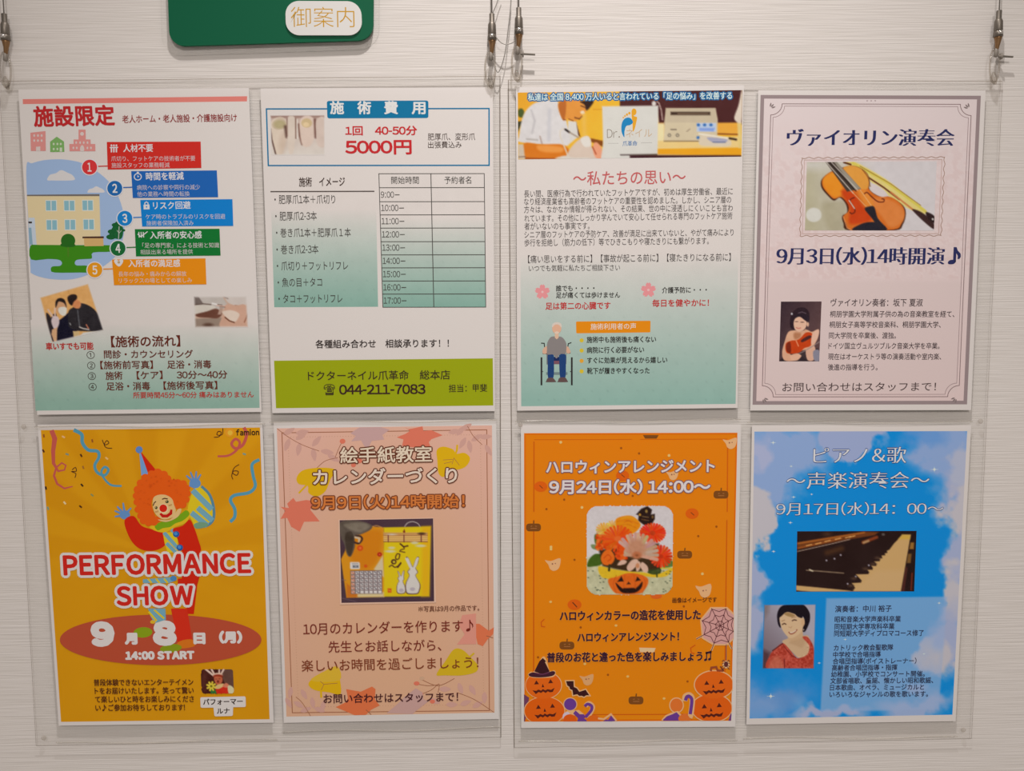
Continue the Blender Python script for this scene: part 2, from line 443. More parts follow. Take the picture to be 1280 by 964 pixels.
# ------------------------------------------------------------------ wire hangers
PXM = 0.000745
def thing(name, loc, label, cat, group=None):
    o = bpy.data.objects.new(name, None); COL.objects.link(o); o.empty_display_size = 0.01
    return tag(o, label, cat, group)
def hanger(cx, y0, label, pin=0, bright=False, tail=None, cable_top=0.30):
    Y = -0.0074
    t = thing('wire_hanger', None, label, 'hanger', 'steel wire hangers')
    t.location = P3(cx, y0+88, Y); bpy.context.view_layer.update()
    base = P3(cx, y0, Y)
    def pt(dx, dy, dY=0.0): return base + np.array([dx*PXM, dY, -dy*PXM])
    def add(name, vf, mat, smooth=True):
        V, Fc = vf; V = [np.array(v) - np.array(t.location) for v in V]
        return mesh(name, V, Fc, mat, t, smooth=smooth)
    add('cable', tube([pt(0, 2), pt(0, -cable_top/PXM)], 0.0006, 6), WIRE)
    add('gripper', tube([pt(0,0), pt(0,0.4), pt(0,9.8), pt(0,10), pt(0,13), pt(0,24), pt(0,25)],
        [0.0016, 0.0024, 0.0024, 0.0026, 0.0036, 0.0039, 0.0036], 14), STEEL)
    add('release_sleeve', tube([pt(0,25), pt(0,25.6), pt(0,31.5), pt(0,32)], [0.0036, 0.0040, 0.0043, 0.0034], 14), STEEL)
    add('collar', tube([pt(0,25.5,-0.0034), pt(0,29.5,-0.0034)], [0.0019, 0.0019], 12), CHROME)
    add('hook', tube([pt(0,31), pt(0.3,34), pt(0,40), pt(-0.8,46), pt(-1,49)], [0.0036, 0.0032, 0.0022, 0.0017, 0.0009], 10), BRASS)
    add('swivel_clip', tube([pt(-1.5,45), pt(-1.5,47), pt(-1.8,55), pt(-2,56)], [0.0010, 0.0017, 0.0021, 0.0010], 8), GREY)
    ring = [pt(-2.6+6.2*math.cos(a), 66+21*math.sin(a), 0.0004*math.cos(a)) for a in np.linspace(0, 2*math.pi, 33)]
    add('plastic_ring', tube(ring, 0.0009, 8, False), PLAST)
    add('ring_tab', tube([pt(-3.5,74), pt(-3,79), pt(-1.5,84), pt(-1,89)], [0.0010, 0.0026, 0.0022, 0.0015], 8), PLAST)
    if pin:
        add('cross_pin', tube([pt(2,55), pt(4.2,55), pt(4.3,55.0), pt(5.8,55), pt(5.9,55), pt(20,55.8)],
            [0.0009, 0.0009, 0.0030, 0.0030, 0.0010, 0.0009], 10), GREY)
    if tail:
        for pth, yy in tail:
            add('loose_cable', tube([P3(a, b, yy) for a, b in catmull(pth, False, 8)], 0.00042, 6), WIRE)
    return t
z = lambda L: [tuple(p) for p in Z(560, 0, 8.036)(L)]
hanger(5, 17, 'steel wire hanger at the far left edge of the photo')
hanger(614.8, 17, 'steel wire hanger left of the gap, a long loose cable drooping beside it',
       tail=[(z([(450,130), (465,95), (488,40), (512,-40), (540,-120)]), -0.0070),
             (z([(640,-100), (634,0), (625,120), (604,300), (582,480), (548,630), (505,725), (470,670), (452,560)]), -0.0085)])
hanger(648.4, 9.5, 'steel wire hanger right of the gap, a short cross pin sticking out', pin=1,
       tail=[(z([(676,408), (640,432), (582,446), (530,425), (492,385), (476,362)]), -0.0100)])
hanger(1249, 13, 'steel wire hanger at the upper right, a cross pin pointing right', pin=1)

# ------------------------------------------------------------------ green guide sign
def prism(name, pts, yf, yb, mat, parent):
    P = [tuple(p) for p in pts]; V, Fc = slab(P, yf, yb); return mesh(name, V, Fc, mat, parent)
sg = thing('guide_sign', None, 'green rounded sign plate above the left board with a white tag in gold characters', 'sign')
q = [(203,-190), (468,-190), (466.5,50), (212,58)]
def wq(pts, Y): return [tuple(W(*p, Y)) for p in pts]
GRN = plain('green_plate', (0, 84, 56), 0.5, spec=0.15); WHT = plain('white_tag', (206, 200, 194), 0.5)
prism('backing_plate', wq(rrect([(196,-197), (476,-197), (474,62), (204,71)], 24), 0), -0.003, 0.0, ACR, sg)
prism('green_panel', wq(rrect(q, 19, 7), -0.006), -0.006, -0.003, GRN, sg)
prism('white_tag', wq(rrect([(356.5,1), (451,1.5), (453,44), (357.5,44)], 17, 8), -0.0075), -0.0075, -0.006, WHT, sg)
p = Print(-0.0075); p.text('御案内', 362.5, 21.8, 443, 22.2, 24.5, (186,138,40), off=-0.010); p.build('gold_lettering', sg)

# ------------------------------------------------------------------ posters
def poster(q, label):
    V, Fc = slab([tuple(W(*p, YP)) for p in q], YP, YP+0.0003)
    return tag(mesh('poster', V, Fc, PAPER), label, 'poster', 'posters in the film sleeves')
TEAL = (138, 170, 156)
def teal_canvas(quad, ytop, ybot, nx, ny, seed, top=(210,200,194), bot=(136,167,152)):
    cv = Canvas(quad, nx, ny, top)
    t = np.clip((cv.Y-ytop)/(ybot-ytop), 0, 1)[..., None]; t = t**0.9
    cv.A = np.asarray(top, float)*(1-t)+np.asarray(bot, float)*t
    # faint hemp-leaf speckle of the printed ground
    gx = (cv.X+cv.Y*0.02)/19.0; gy = cv.Y/11.5
    off = np.where(np.floor(gy) % 2 == 0, 0.0, 0.5)
    d = np.hypot((gx+off) % 1 - 0.5, (gy % 1 - 0.5)*0.6)
    m = np.clip(1-d/0.10, 0, 1)*0.20*t[..., 0]
    cv.mix(m, (92,118,112)); cv.noise(3, 14, seed); return cv
DK = (62, 44, 38)

# ---- upper left: the poster with the numbered boxes
po = poster([(23,112), (311,110), (327,515), (46.5,518.6)],
            'white poster with a red heading and five numbered colour boxes, upper left')
p = Print()
p.canvas(teal_canvas([(38,400), (322.5,398), (324.5,510), (44.5,513.5)], 405, 505, 110, 45, 3))
p.poly([(28.4,124), (309,120.3), (308.7,126.8), (28.6,130.2)], (212,122,112))
p.build('background_print', po)
p = Print(base=40); p.z = Z(30, 190, 6.023)
p.blob([(18,110), (60,85), (150,62), (260,55), (350,63), (440,85), (540,140), (640,225), (705,325), (742,430), (755,520), (748,640), (700,770), (600,860), (480,925), (380,955), (280,962), (160,950), (60,915), (48,860), (30,500)], (150,172,204))
for cx, cy, s_ in ((280,215,1.0), (543,307,0.62)):
    p.blob([(cx-105*s_,cy-4*s_), (cx-85*s_,cy-42*s_), (cx-40*s_,cy-55*s_), (cx,cy-78*s_), (cx+50*s_,cy-58*s_), (cx+85*s_,cy-40*s_), (cx+103*s_,cy-8*s_), (cx+60*s_,cy), (cx-60*s_,cy)], (204,198,196))
p.poly([(22,332), (568,330), (578,700), (45,702)], (212,192,150))
p.poly([(22,322), (568,317), (568,333), (22,333)], (112,104,98))
for r_ in ((165,368), (302,368), (440,366), (170,514), (308,512), (448,510)):
    x, y = r_; p.poly([(x-4,y-6), (x+82,y-6), (x+84,y+78), (x-2,y+78)], (206,206,196))
    p.poly([(x,y), (x+76,y), (x+78,y+72), (x+2,y+72)], (130,172,182)); p.poly([(x+35,y), (x+42,y), (x+43,y+72), (x+36,y+72)], (206,206,196))
p.poly([(35,495), (80,495), (95,700), (46,700)], (186,194,204)); p.poly([(35,570), (55,570), (66,698), (44,698)], (130,160,176))
p.poly([(32,524), (60,524), (60,538), (34,538)], (60,50,44))
p.blob([(640,630), (680,545), (700,525), (740,560), (748,600), (735,650), (700,655)], (22,92,48))
for x, y, r_ in ((690,550,30), (662,600,32), (655,640,36), (745,590,18)): p.ell(x, y, r_, r_*0.55, (20,88,44))
p.line([(716,560), (712,655)], 6, (176,176,168)); p.line([(700,590), (716,612), (734,590)], 4, (176,176,168))
p.blob([(48,708), (120,700), (400,702), (640,702), (690,712), (660,750), (520,757), (512,800), (470,806), (400,812), (382,835), (400,855), (480,858), (500,905), (420,908), (230,908), (202,885), (215,862), (270,858), (286,835), (262,812), (180,806), (54,810)], (58,128,20), 3)
p.poly([(450,650), (596,648), (600,708), (455,710)], (200,162,104)); p.poly([(440,637), (600,635), (602,650), (440,650)], (74,48,38))
p.ell(332, 668, 54, 52, (36,98,26)); p.ell(300,700,26,14,(36,98,26)); p.ell(362,702,24,14,(36,98,26))
p.line([(332,715), (334,790)], 12, (74,120,30))
# small pictograms of buildings
p.z = Z(20, 90, 7.111)
p.poly([(128,540), (262,525), (265,702), (132,702)], (208,136,130))
for y in (565, 610):
    for x in (162, 195, 228): p.ell(x, y, 9, 12, (204,188,182), n=8)
p.poly([(178,665), (216,662), (216,702), (178,702)], (204,188,182))
p.poly([(303,620), (362,575), (426,618), (430,710), (304,712)], (118,162,92))
for y in (640, 685):
    for x in (335, 368, 398)[:3 if y == 640 else 2]: p.ell(x, y, 9, 11, (190,196,172), n=8)
p.poly([(388,672), (410,672), (410,708), (388,708)], (190,196,172))
p.poly([(474,640), (512,640), (512,600), (556,600), (556,512), (618,512), (620,600), (662,600), (664,640), (704,640), (706,704), (476,704)], (208,136,130))
p.ell(587, 550, 17, 17, (206,190,184), n=12)
for x in (535, 570, 602, 636): p.ell(x, 628, 8, 12, (204,188,182), n=8)
for x in (510, 540, 635, 666): p.ell(x, 675, 8, 12, (204,188,182), n=8)
p.blob([(572,702), (572,668), (588,650), (604,668), (604,702)], (204,188,182), 3)
p.build('building_drawing', po)
p = Print(base=130)
BX = [([(133.5,177.5), (250.8,177), (251.7,210), (134.6,212)], (196,42,34)), ([(164,214), (271,213), (272.7,246.5), (166,247.5)], (28,92,166)),
      ([(175.3,250), (290.5,249), (291.6,282.5), (177.7,283.2)], (12,118,190)), ([(168.5,286.5), (274.4,286), (275.7,319.5), (170,320.5)], (12,108,44)),
      ([(140,324.5), (256.8,323), (258,355.5), (142.5,356.5)], (218,132,14))]
CI = [((112,209), (204,52,54)), ((143.5,235.5), (28,96,160)), ((156,273), (20,120,188)), ((147.5,310.5), (22,98,48)), ((118.5,337.5), (216,142,24))]
for k, ((bq, bc), ((cx, cy), cc)) in enumerate(zip(BX, CI)):
    p.line([(cx+9, cy-1), (bq[0][0]+2, cy-1.5)], 1.3, bc); p.poly(bq, bc)
    p.ell(cx, cy, 10.6, 10.6, (206,204,206), n=30); p.ell(cx, cy, 9.4, 9.4, cc, n=30)
    p.text(str(k+1), cx-2.8 if k else cx-2.4, cy, cx+2.8 if k else cx+2.0, cy, 10.5, (214,208,204), off=0.03, ref='H')
WH = (208, 204, 204); W2 = (196, 184, 184)
p.text('人材不要', 154, 185.5, 191, 185, 9.2, WH, off=0.02); p.text('爪切り、フットケアの技術者が不要', 139, 198.6, 244, 198, 6.2, W2); p.text('施設スタッフの業務軽減', 139.4, 206.8, 212, 206.3, 6.2, W2)
p.text('時間を軽減', 182.5, 220.8, 229.5, 220, 9.2, WH, off=0.02); p.text('病院への診察や同行の減少', 171, 234.7, 250, 234, 6.2, W2); p.text('他の業務へ時間の転換', 171.5, 242.9, 237, 242.4, 6.2, W2)
p.text('リスク回避', 191.5, 257.3, 238, 256.5, 9, WH, off=0.02); p.text('ケア時のトラブルのリスクを回避', 182, 271.2, 281.5, 270.6, 6.2, W2); p.text('施術者保険加入済み', 183, 279.2, 242, 278.8, 6, W2)
p.text('入所者の安心感', 187.5, 294.2, 252, 293.6, 8.8, WH, off=0.02); p.text('「足の専門家」による技術と知識', 178, 307, 274, 306.6, 6.2, W2); p.text('相談出来る場所を提供', 175.5, 315.3, 241, 314.8, 6, W2)
p.text('入所者の満足感', 160.5, 329.6, 225, 329.2, 8.6, WH, off=0.02); p.text('長年の悩み・痛みからの解放', 148, 342.8, 233, 342.3, 6, W2); p.text('リラックスの場としての楽しみ', 148.5, 351, 240, 350.4, 6, W2)
for x in (139.3, 142.4, 145.5): p.ell(x, 181.8, 1.2, 1.3, WH, n=8); p.line([(x,183.5), (x,190.5)], 1.7, WH)
p.line([(137.2,184.6), (147.6,184.2)], 1.3, WH)
p.ell(172.2, 221, 5, 4.6, WH); p.ell(172.2, 221, 3.8, 3.5, (28,92,166)); p.line([(172.2,219), (172.2,221.2), (173.8,220.6)], 0.8, WH); p.poly([(171,214.8), (173.6,214.8), (173.6,216.4), (171,216.4)], WH)
p.poly([(179.4,256), (186.8,255.7), (187,261.7), (179.6,261.9)], WH); p.line([(181,256.5), (181,253.8), (183,252.4), (185,253.7), (185,256.2)], 1.1, WH); p.ell(183.2, 258.6, 0.9, 1.1, (12,118,190), n=8)
for x in (173.5, 176.3, 179): p.line([(x,290), (x+0.6,297)], 1.2, WH)
p.line([(172,292.5), (176,296), (184.5,289.5)], 1.2, WH)
p.blob([(142.5,326), (145.5,324.3), (148.4,326), (151.5,323.8), (154,326), (152.5,330), (148.8,333.3), (144.6,330.3)], WH, 3); p.ell(148.5, 328, 1.8, 1.7, (180,150,110), n=8)
p.build('numbered_boxes', po)
p = Print(base=110)
p.text('施設限定', 42.5, 146.3, 142.5, 144.6, 23.5, (180,38,40), off=0.028)
p.text('老人ホーム・老人施設・介護施設向け', 152.8, 149.2, 296, 147.2, 9.2, (138,44,44), off=0.012)
p.part('heading_lettering', po); p.text('車いすでも可能', 57.5, 433.3, 116.5, 432.6, 8.6, (176,44,40), off=0.03)
R2 = (96, 36, 22)
p.text('【施術の流れ】', 139, 427.5, 225, 426.5, 13, R2, off=0.02)
for s_, x, y in (('①',113.3,443.8), ('②',114,457), ('③',114.7,470.2), ('④',115.7,483.6)): p.text(s_, x-5, y, x+5, y, 10, DK)
for s_, x0, x1, y in (('問診・カウンセリング',130,241,443), ('【施術前写真】',125.5,191,456.4), ('足浴・消毒',209,264,455.8), ('施術',132,153,469.8), ('【ケア】',171,203,469.2), ('30分～40分',221,284,468.6), ('足浴・消毒',133,187.5,483), ('【施術後写真】',204.5,271.5,482)):
    p.text(s_, x0, y+0.3, x1, y-0.3, 9.6, R2, off=0.016)
p.text('所要時間45分～60分 痛みはありません', 166.5, 494.3, 317, 493.2, 7.4, (178,46,40), off=0.014)
p.build('procedure_lettering', po)
p = Print(base=60); p.z = Z(40, 345, 10.15)     # snapshot, tilted
cv = Canvas([(95,270), (715,92), (912,690), (250,850)], 72, 68, (216,162,98))
cv.line([(440,100), (480,260)], 8, (190,140,80), 12, 0.6)
cv.blob([(240,540), (300,470), (330,560), (400,520), (470,470), (540,560), (560,760), (300,860), (230,720)], (16,14,34), 8)
cv.blob([(180,470), (235,520), (260,640), (230,740), (190,600)], (44,36,40), 8)
cv.blob([(300,420), (300,320), (350,285), (410,305), (440,370), (430,440), (380,500), (330,470)], (200,150,110), 6)
cv.blob([(300,400), (300,320), (350,280), (415,305), (438,400), (405,345), (340,325), (318,370)], (34,24,22), 5)
cv.blob([(335,410), (400,392), (440,415), (430,490), (390,505), (345,470)], (214,208,196), 5)
cv.blob([(460,460), (520,400), (620,345), (760,400), (860,520), (900,690), (640,700), (560,690), (470,640)], (40,36,40), 8)
cv.blob([(500,330), (560,295), (620,345), (600,410), (530,400)], (206,132,84), 8)
cv.blob([(450,270), (500,235), (560,240), (572,285), (530,330), (505,375), (465,340)], (38,26,26), 5)
cv.line([(580,440), (590,540), (605,640)], 14, (92,92,96), 6); cv.line([(605,650), (650,668), (720,680)], 16, (190,180,172), 6)
cv.line([(690,620), (715,665)], 14, (200,120,90), 5); cv.line([(480,600), (490,620)], 8, (200,200,200), 4)
cv.blob([(245,570), (270,510), (330,520), (345,600), (300,690), (262,640)], (206,186,186), 6)
cv.line([(260,510), (205,430)], 22, (212,180,160), 6); cv.line([(292,500), (290,415)], 22, (212,180,160), 6)
cv.poly([(255,680), (320,650), (315,830), (285,850), (245,740)], (206,160,120), 6)
cv.poly([(520,700), (600,700), (600,760), (530,790)], (200,170,120), 8); cv.poly([(590,780), (650,720), (760,705), (900,700), (920,800), (560,860)], (204,204,198), 8)
cv.noise(9, 40, 5); cv.feather((208,199,193), 22)
p.canvas(cv); p.build('snapshot_of_two_people', po)
p = Print(base=60); p.z = Z(235, 360, 15.06)    # gloved hand and tool
cv = Canvas([(100,155), (1110,150), (1140,745), (125,750)], 70, 42, (192,160,140))
cv.poly([(90,150), (640,150), (760,340), (620,420), (100,330)], (184,174,166), 20)
cv.poly([(100,150), (190,150), (290,300), (110,320)], (112,98,92), 18); cv.line([(110,320), (300,300), (430,315)], 16, (84,62,52), 10)
cv.poly([(110,580), (640,560), (600,760), (110,760)], (144,124,110), 30)
cv.blob([(110,340), (440,330), (520,380), (440,450), (250,480), (120,480)], (202,192,180), 16)
cv.blob([(140,500), (360,440), (530,390), (640,480), (560,570), (360,560), (200,550)], (104,64,50), 26)
cv.poly([(560,500), (600,370), (660,380), (620,500)], (170,140,124), 20)
cv.ell(380, 700, 90, 40, (96,70,58), 40)
cv.blob([(640,150), (1110,150), (1110,300), (960,350), (760,280), (690,180)], (196,184,176), 20); cv.line([(680,170), (750,200)], 18, (140,120,112), 10)
cv.line([(890,330), (960,350), (1030,325)], 20, (146,94,72), 14)
cv.blob([(720,310), (900,330), (1100,340), (1140,740), (620,740), (640,560), (680,420)], (196,154,132), 24)
cv.blob([(660,440), (820,420), (960,480), (950,560), (880,640), (760,590), (670,500)], (212,192,176), 14)
cv.line([(700,555), (780,620), (870,650)], 20, (92,48,28), 10); cv.line([(1125,480), (1100,560), (1060,645)], 16, (130,74,52), 10)
cv.line([(460,290), (540,310)], 24, (228,222,218), 8); cv.line([(540,330), (700,345)], 14, (206,160,140), 6); cv.line([(560,312), (640,322)], 8, (90,60,50), 6); cv.line([(600,356), (700,362)], 8, (100,64,52), 6)
cv.noise(6, 120, 9); cv.feather((208,199,193), 40); p.canvas(cv); p.build('photo_of_gloved_hand', po)

# ---- upper, second: fee list
po = poster([(325.5,110.6), (616,109), (618.6,514), (340.4,516.5)],
            'white price list poster with a time table and a lime green band at its foot')
p = Print()
p.canvas(teal_canvas([(338.5,246), (470,245), (472.6,383.6), (342.8,384.2)], 262, 384, 60, 60, 5, bot=(128,164,150)))
p.canvas(teal_canvas([(474,217.5), (605.3,217), (607,384), (478.5,384)], 272, 384, 60, 60, 6, bot=(128,164,150)))
p.poly([(342.5,451), (616,448), (616.6,507), (345,510.5)], (148,156,14))
p.build('background_print', po)
BL = (14, 108, 148)
p = Print(base=40)
p.line([(333,136.2), (611.3,135.7), (611.4,206.7), (335.4,207)], 1.7, BL, closed=True)
p.poly(rrect([(408.5,126.2), (535.5,125.7), (535.5,147.6), (409.2,148)], 2.5, 4), BL)
p.line([(338,239.6), (468,239.2)], 1.5, (84,74,70))
TB = (70, 66, 62)
p.line([(473.6,217.2), (605.3,217), (607.2,384), (478.6,384.2)], 0.9, TB, closed=True)
for k, y in enumerate((234.5, 252, 268.5, 285, 302, 318.5, 334.7, 351.2, 367.5)):
    p.line([(473.9+k*0.55, y+0.2), (605.5+k*0.2, y)], 0.9, TB)
p.line([(538.6,217), (542.3,384)], 1.0, TB)
p.build('frame_and_table_lines', po)
p = Print(base=80)
for s_, x in (('施',413), ('術',447), ('費',480.5), ('用',515)): p.text(s_, x, 135, x+16.5, 135, 14.8, (212,208,204), off=0.03)
RD = (188, 40, 44)
p.part('heading_lettering', po); p.text('1回　40-50分', 431.8, 163.6, 521, 163.3, 11, RD, off=0.03); p.text('5000円', 432, 184.2, 514, 183.8, 17.5, RD, off=0.03)
p.text('肥厚爪、変形爪', 534.8, 171.2, 594, 171, 8.4, DK); p.text('出張費込み', 535, 181.3, 577, 181, 8, DK)
p.part('price_lettering', po); p.text('施術　イメージ', 373.8, 227.8, 431, 227.2, 11, DK, off=0.012)
for s_, x0, x1, y in (('・肥厚爪1本＋爪切り',343,419,249.5), ('・肥厚爪2-3本',344,396,270.3), ('・巻き爪1本＋肥厚爪１本',345,438.5,291), ('・巻き爪2-3本',345.5,398,312), ('・爪切り＋フットリフレ',346,435,332.5), ('・魚の目＋タコ',347,402.5,353.2), ('・タコ＋フットリフレ',348,428,373.6)):
    p.text(s_, x0, y+0.2, x1, y-0.3, 10.8, (66,60,56))
p.part('treatment_list', po); p.text('開始時間', 489, 225.5, 523.5, 225.3, 8.8, TB); p.text('予約者名', 555.5, 225.4, 589, 225.2, 8.8, TB)
for k, s_ in enumerate(('9:00', '10:00', '11:00', '12:00', '13:00', '14:00', '15:00', '16:00', '17:00')):
    y = 243.3 + k*16.55; x = 476+k*0.45; e = 0 if k else -5
    p.text(s_, x, y, x+21.5+e, y, 7.6, TB, ref='H'); p.line([(x+22.5+e, y+0.3), (x+28.5+e, y+0.2)], 0.9, TB)
p.part('time_table_lettering', po); p.text('各種組み合わせ　相談承ります！！', 394.5, 430.5, 561, 429.2, 9.8, (44,34,32), off=0.014)
p.text('ドクターネイル爪革命　総本店', 385, 470.2, 562.5, 468.8, 11, (58,44,30), off=0.010)
p.text('☎', 404.8, 487, 418.6, 486.8, 11.8, (58,44,30), off=0.01); p.text('044-211-7083', 424.2, 487.2, 531.5, 486.4, 11.4, (58,34,30), off=0.03, ref='H')
p.text('担当：甲斐', 561, 485.8, 608.8, 485, 9.2, (58,44,30), off=0.008)
p.build('contact_lettering', po)
p = Print(base=60); p.z = Z(310, 80, 6.886)     # toes
cv = Canvas([(190,440), (661,438), (663,785), (200,785)], 70, 52, (206,194,180))
cv.grad((400,440), (186,162,150), (400,780), (206,196,186))
cv.poly([(185,435), (665,435), (665,462), (185,465)], (150,118,108), 18)
cv.blob([(195,600), (200,500), (250,460), (310,465), (335,520), (330,640), (280,800), (240,790)], (208,190,172), 10)
cv.blob([(205,520), (260,460), (310,470), (330,530), (300,560), (240,565)], (196,176,156), 12); cv.ell(272, 520, 54, 38, (170,156,118), 22); cv.blob([(285,590), (335,600), (330,720), (290,790), (270,700)], (196,174,156), 40, 0.7)
cv.line([(194,560), (205,650), (238,775)], 12, (92,68,60), 10); cv.line([(322,540), (334,625)], 22, (84,56,48), 24)
cv.blob([(340,470), (372,448), (405,470), (410,600), (390,760), (350,760), (338,600)], (206,190,176), 8)
cv.line([(336,470), (338,620)], 8, (130,100,88), 10); cv.line([(410,470), (412,640)], 9, (124,92,80), 8); cv.line([(424,480), (426,640)], 10, (214,204,194), 6)
cv.line([(438,520), (446,620), (466,690)], 16, (112,76,64), 18)
cv.blob([(446,560), (448,490), (480,450), (540,450), (575,500), (575,600), (540,700), (470,700)], (206,184,170), 8)
cv.ell(505, 508, 46, 40, (192,168,128), 10); cv.ell(500, 522, 26, 20, (212,186,146), 10)
cv.line([(576,480), (584,630)], 20, (104,68,60), 20); cv.blob([(590,480), (661,470), (664,700), (600,700), (586,600)], (200,180,168), 10)
cv.noise(6, 60, 4); cv.feather((208,199,193), 12)
p.canvas(cv); p.build('photo_of_toes', po)

# ---- upper, third: message poster with header photo
po = poster([(645,109), (930,106.8), (922,510), (646.5,513.5)],
            'poster with a wide clinic photo across its top and a wheelchair drawing below')
p = Print()
p.canvas(teal_canvas([(650.5,316), (923,314), (919.5,505), (651.5,508)], 318, 505, 110, 76, 8, top=(210,200,194), bot=(138,172,160)))
for fx, fy in ((678,365), (810.5,362.6)):
    for k in range(5):
        a = math.radians(-90+72*k); u = np.array([math.cos(a), math.sin(a)]); v = np.array([-u[1], u[0]]); c = np.array([fx, fy])
        p.poly([c, c+u*4+v*3.3, c+u*7.5+v*3.2, c+u*9.6+v*1.3, c+u*8.2, c+u*9.6-v*1.3, c+u*7.5-v*3.2, c+u*4-v*3.3], (218,140,142))
    p.ell(fx, fy, 1.6, 1.6, (224,178,176), n=8)
p.poly(rrect([(720,402), (813.2,401), (813,415.6), (720.3,416.8)], 1.2, 2), (220,132,14))
for y in (425.6, 438.3, 451.2, 464.2): p.ell(727, y, 2.6, 2.6, (206,178,48) if y != 451.2 else (216,156,50), n=14)
p.build('background_print', po)
p = Print(base=60)
RB = (186, 88, 88); BK = (58, 50, 50)
p.text('～私たちの思い～', 716.5, 223.6, 857, 221.4, 17, RB, off=0.008)
p.part('heading_lettering', po)
for s_, x0, x1, ya, yb in (('長い間、医療行為で行われていたフットケアですが、初めは厚生労働省、最近に',655,916,242.6,239.2), ('なり経済産業省も高齢者のフットケアの重要性を認めました。しかし、シニア層の',655,914,252.3,249.8), ('方々は、なかなか情報が得られない、その結果、世の中に浸透しにくいことも言わ',655,916,262.2,260), ('れています。その他にしっかり学んでいて安心して任せられる専門のフットケア施術',655.5,915.5,273.2,269.8), ('者がいないのも事実です。',655.5,737,283.2,282.4), ('シニア層のフットケアの予防ケア、改善が満足に出来ていないと、やがて痛みにより',655.5,917,293.6,290.6), ('歩行を拒絶し（筋力の低下）等でひきこもりや寝たきりにも繋がります。',655.5,886,303.8,301.2)):
    p.text(s_, x0, ya, x1, yb, 8.6, BK)
p.part('paragraph_lettering', po); p.text('【痛い思いをする前に】【事故が起こる前に】【寝たきりになる前に】', 660, 324.4, 913.5, 321.6, 9.4, BK)
p.text('いつでも気軽に私たちご相談下さい', 661, 335.7, 775, 334.6, 7.6, BK)
K2 = (40, 36, 34)
p.text('誰でも・・・・', 695, 360.7, 743, 360.3, 7.2, K2, off=0.016); p.text('足が痛くては歩けません', 695, 369.3, 775, 368.8, 7.2, K2, off=0.016)
p.text('足は第二の心臓です', 682, 383, 763, 382, 8.6, (182,34,36), off=0.02)
p.text('介護予防に・・・', 827.5, 363, 883.5, 362.4, 7.2, K2, off=0.016); p.text('毎日を健やかに！', 815.5, 379.3, 886, 378.5, 8.6, (182,34,36), off=0.02)
p.part('slogan_lettering', po); p.text('施術利用者の声', 738.3, 408.6, 795, 407.9, 7.4, (222,206,190), off=0.01)
for s_, x0, x1, y in (('施術中も施術後も痛くない',733.5,820,424.6), ('病院に行く必要がない',733.5,805,437.6), ('すぐに効果が見えるから嬉しい',734,834,450.4), ('靴下が履きやすくなった',734,812,463.6)):
    p.text(s_, x0, y+0.3, x1, y-0.3, 7.4, K2, off=0.018)
p.build('bullet_list_lettering', po)
p = Print(base=60); p.z = Z(665, 395, 10.15)    # man in a wheelchair
for x in (120, 505): p.line([(x,525), (x,880)], 22, (46,42,42)); p.line([(x+(22 if x < 300 else -22),706), (x,706)], 10, (46,42,42))
p.line([(115,345), (155,348), (160,395)], 12, (40,38,38)); p.line([(500,338), (460,352), (456,390)], 12, (40,38,38))
p.line([(180,730), (450,730)], 32, (112,128,128)); p.poly([(186,480), (205,480), (205,615), (186,615)], (104,104,110)); p.poly([(425,480), (436,480), (436,610), (425,610)], (104,104,110))
p.poly([(275,570), (365,570), (365,612), (275,612)], (120,80,92)); p.poly([(210,520), (425,520), (425,570), (210,570)], (24,40,84))
p.blob([(200,500), (235,480), (275,500), (278,560), (272,780), (204,782), (200,600)], (30,62,112), 4); p.blob([(345,500), (385,480), (430,500), (430,600), (422,782), (358,782), (345,560)], (30,62,112), 4)
p.blob([(180,830), (200,790), (260,785), (295,820), (300,838), (180,840)], (96,74,72), 3); p.blob([(328,830), (350,785), (420,782), (448,820), (450,838), (328,840)], (96,74,72), 3)
p.line([(135,478), (190,480)], 9, (120,60,54)); p.line([(440,474), (490,470)], 9, (120,60,54))
p.blob([(180,385), (228,400), (190,430), (185,475), (140,478), (135,430)], (206,164,138), 4); p.blob([(420,390), (456,390), (485,440), (484,468), (445,475), (430,430)], (206,164,138), 4)
p.blob([(190,420), (195,340), (240,268), (312,262), (380,270), (432,340), (436,430), (420,480), (355,485), (310,540), (270,490), (195,488)], (132,124,122), 4)
p.poly([(290,200), (338,200), (338,275), (314,298), (290,275)], (212,174,146)); p.ell(314, 160, 58, 68, (214,166,138)); p.blob([(255,150), (262,100), (315,78), (370,100), (374,150), (340,112), (290,112)], (206,192,180), 4)
p.ell(314, 212, 30, 16, (214,190,170))
p.build('wheelchair_drawing', po)
p = Print(base=60); p.z = Z(640, 105, 9.143)    # clinic photograph, left half and right half in one grid
q0 = [(65,98), (2634,70), (2624,830), (72,862)]
cv = Canvas(q0, 230, 68, (222,160,46))
cv.grad((0,0), (214,150,40), (900,700), (226,172,50))
X2 = lambda L: (np.asarray(L, float)/6.737+np.array([745-640, 0]))*9.143      # second window into the first
cv.blob([(70,300), (110,280), (140,320), (120,380), (75,370)], (70,84,40), 20); cv.poly([(60,430), (130,420), (60,560)], (60,60,40), 15)
cv.poly(X2([(200,55), (1235,45), (1235,345), (200,345)]), (72,34,34), 6)
cv.poly([(730,430), (780,600), (700,560)], (64,30,22), 8); cv.line([(930,290), (1030,290)], 5, (196,130,30), 6); cv.poly([(900,620), (1040,650), (1040,720), (900,660)], (128,70,24), 8)
cv.poly([(640,420), (735,430), (760,600), (640,700)], (206,200,192), 10)
cv.blob([(80,600), (130,360), (240,230), (380,190), (520,200), (620,420), (640,700), (330,690), (80,660)], (206,200,198), 10)
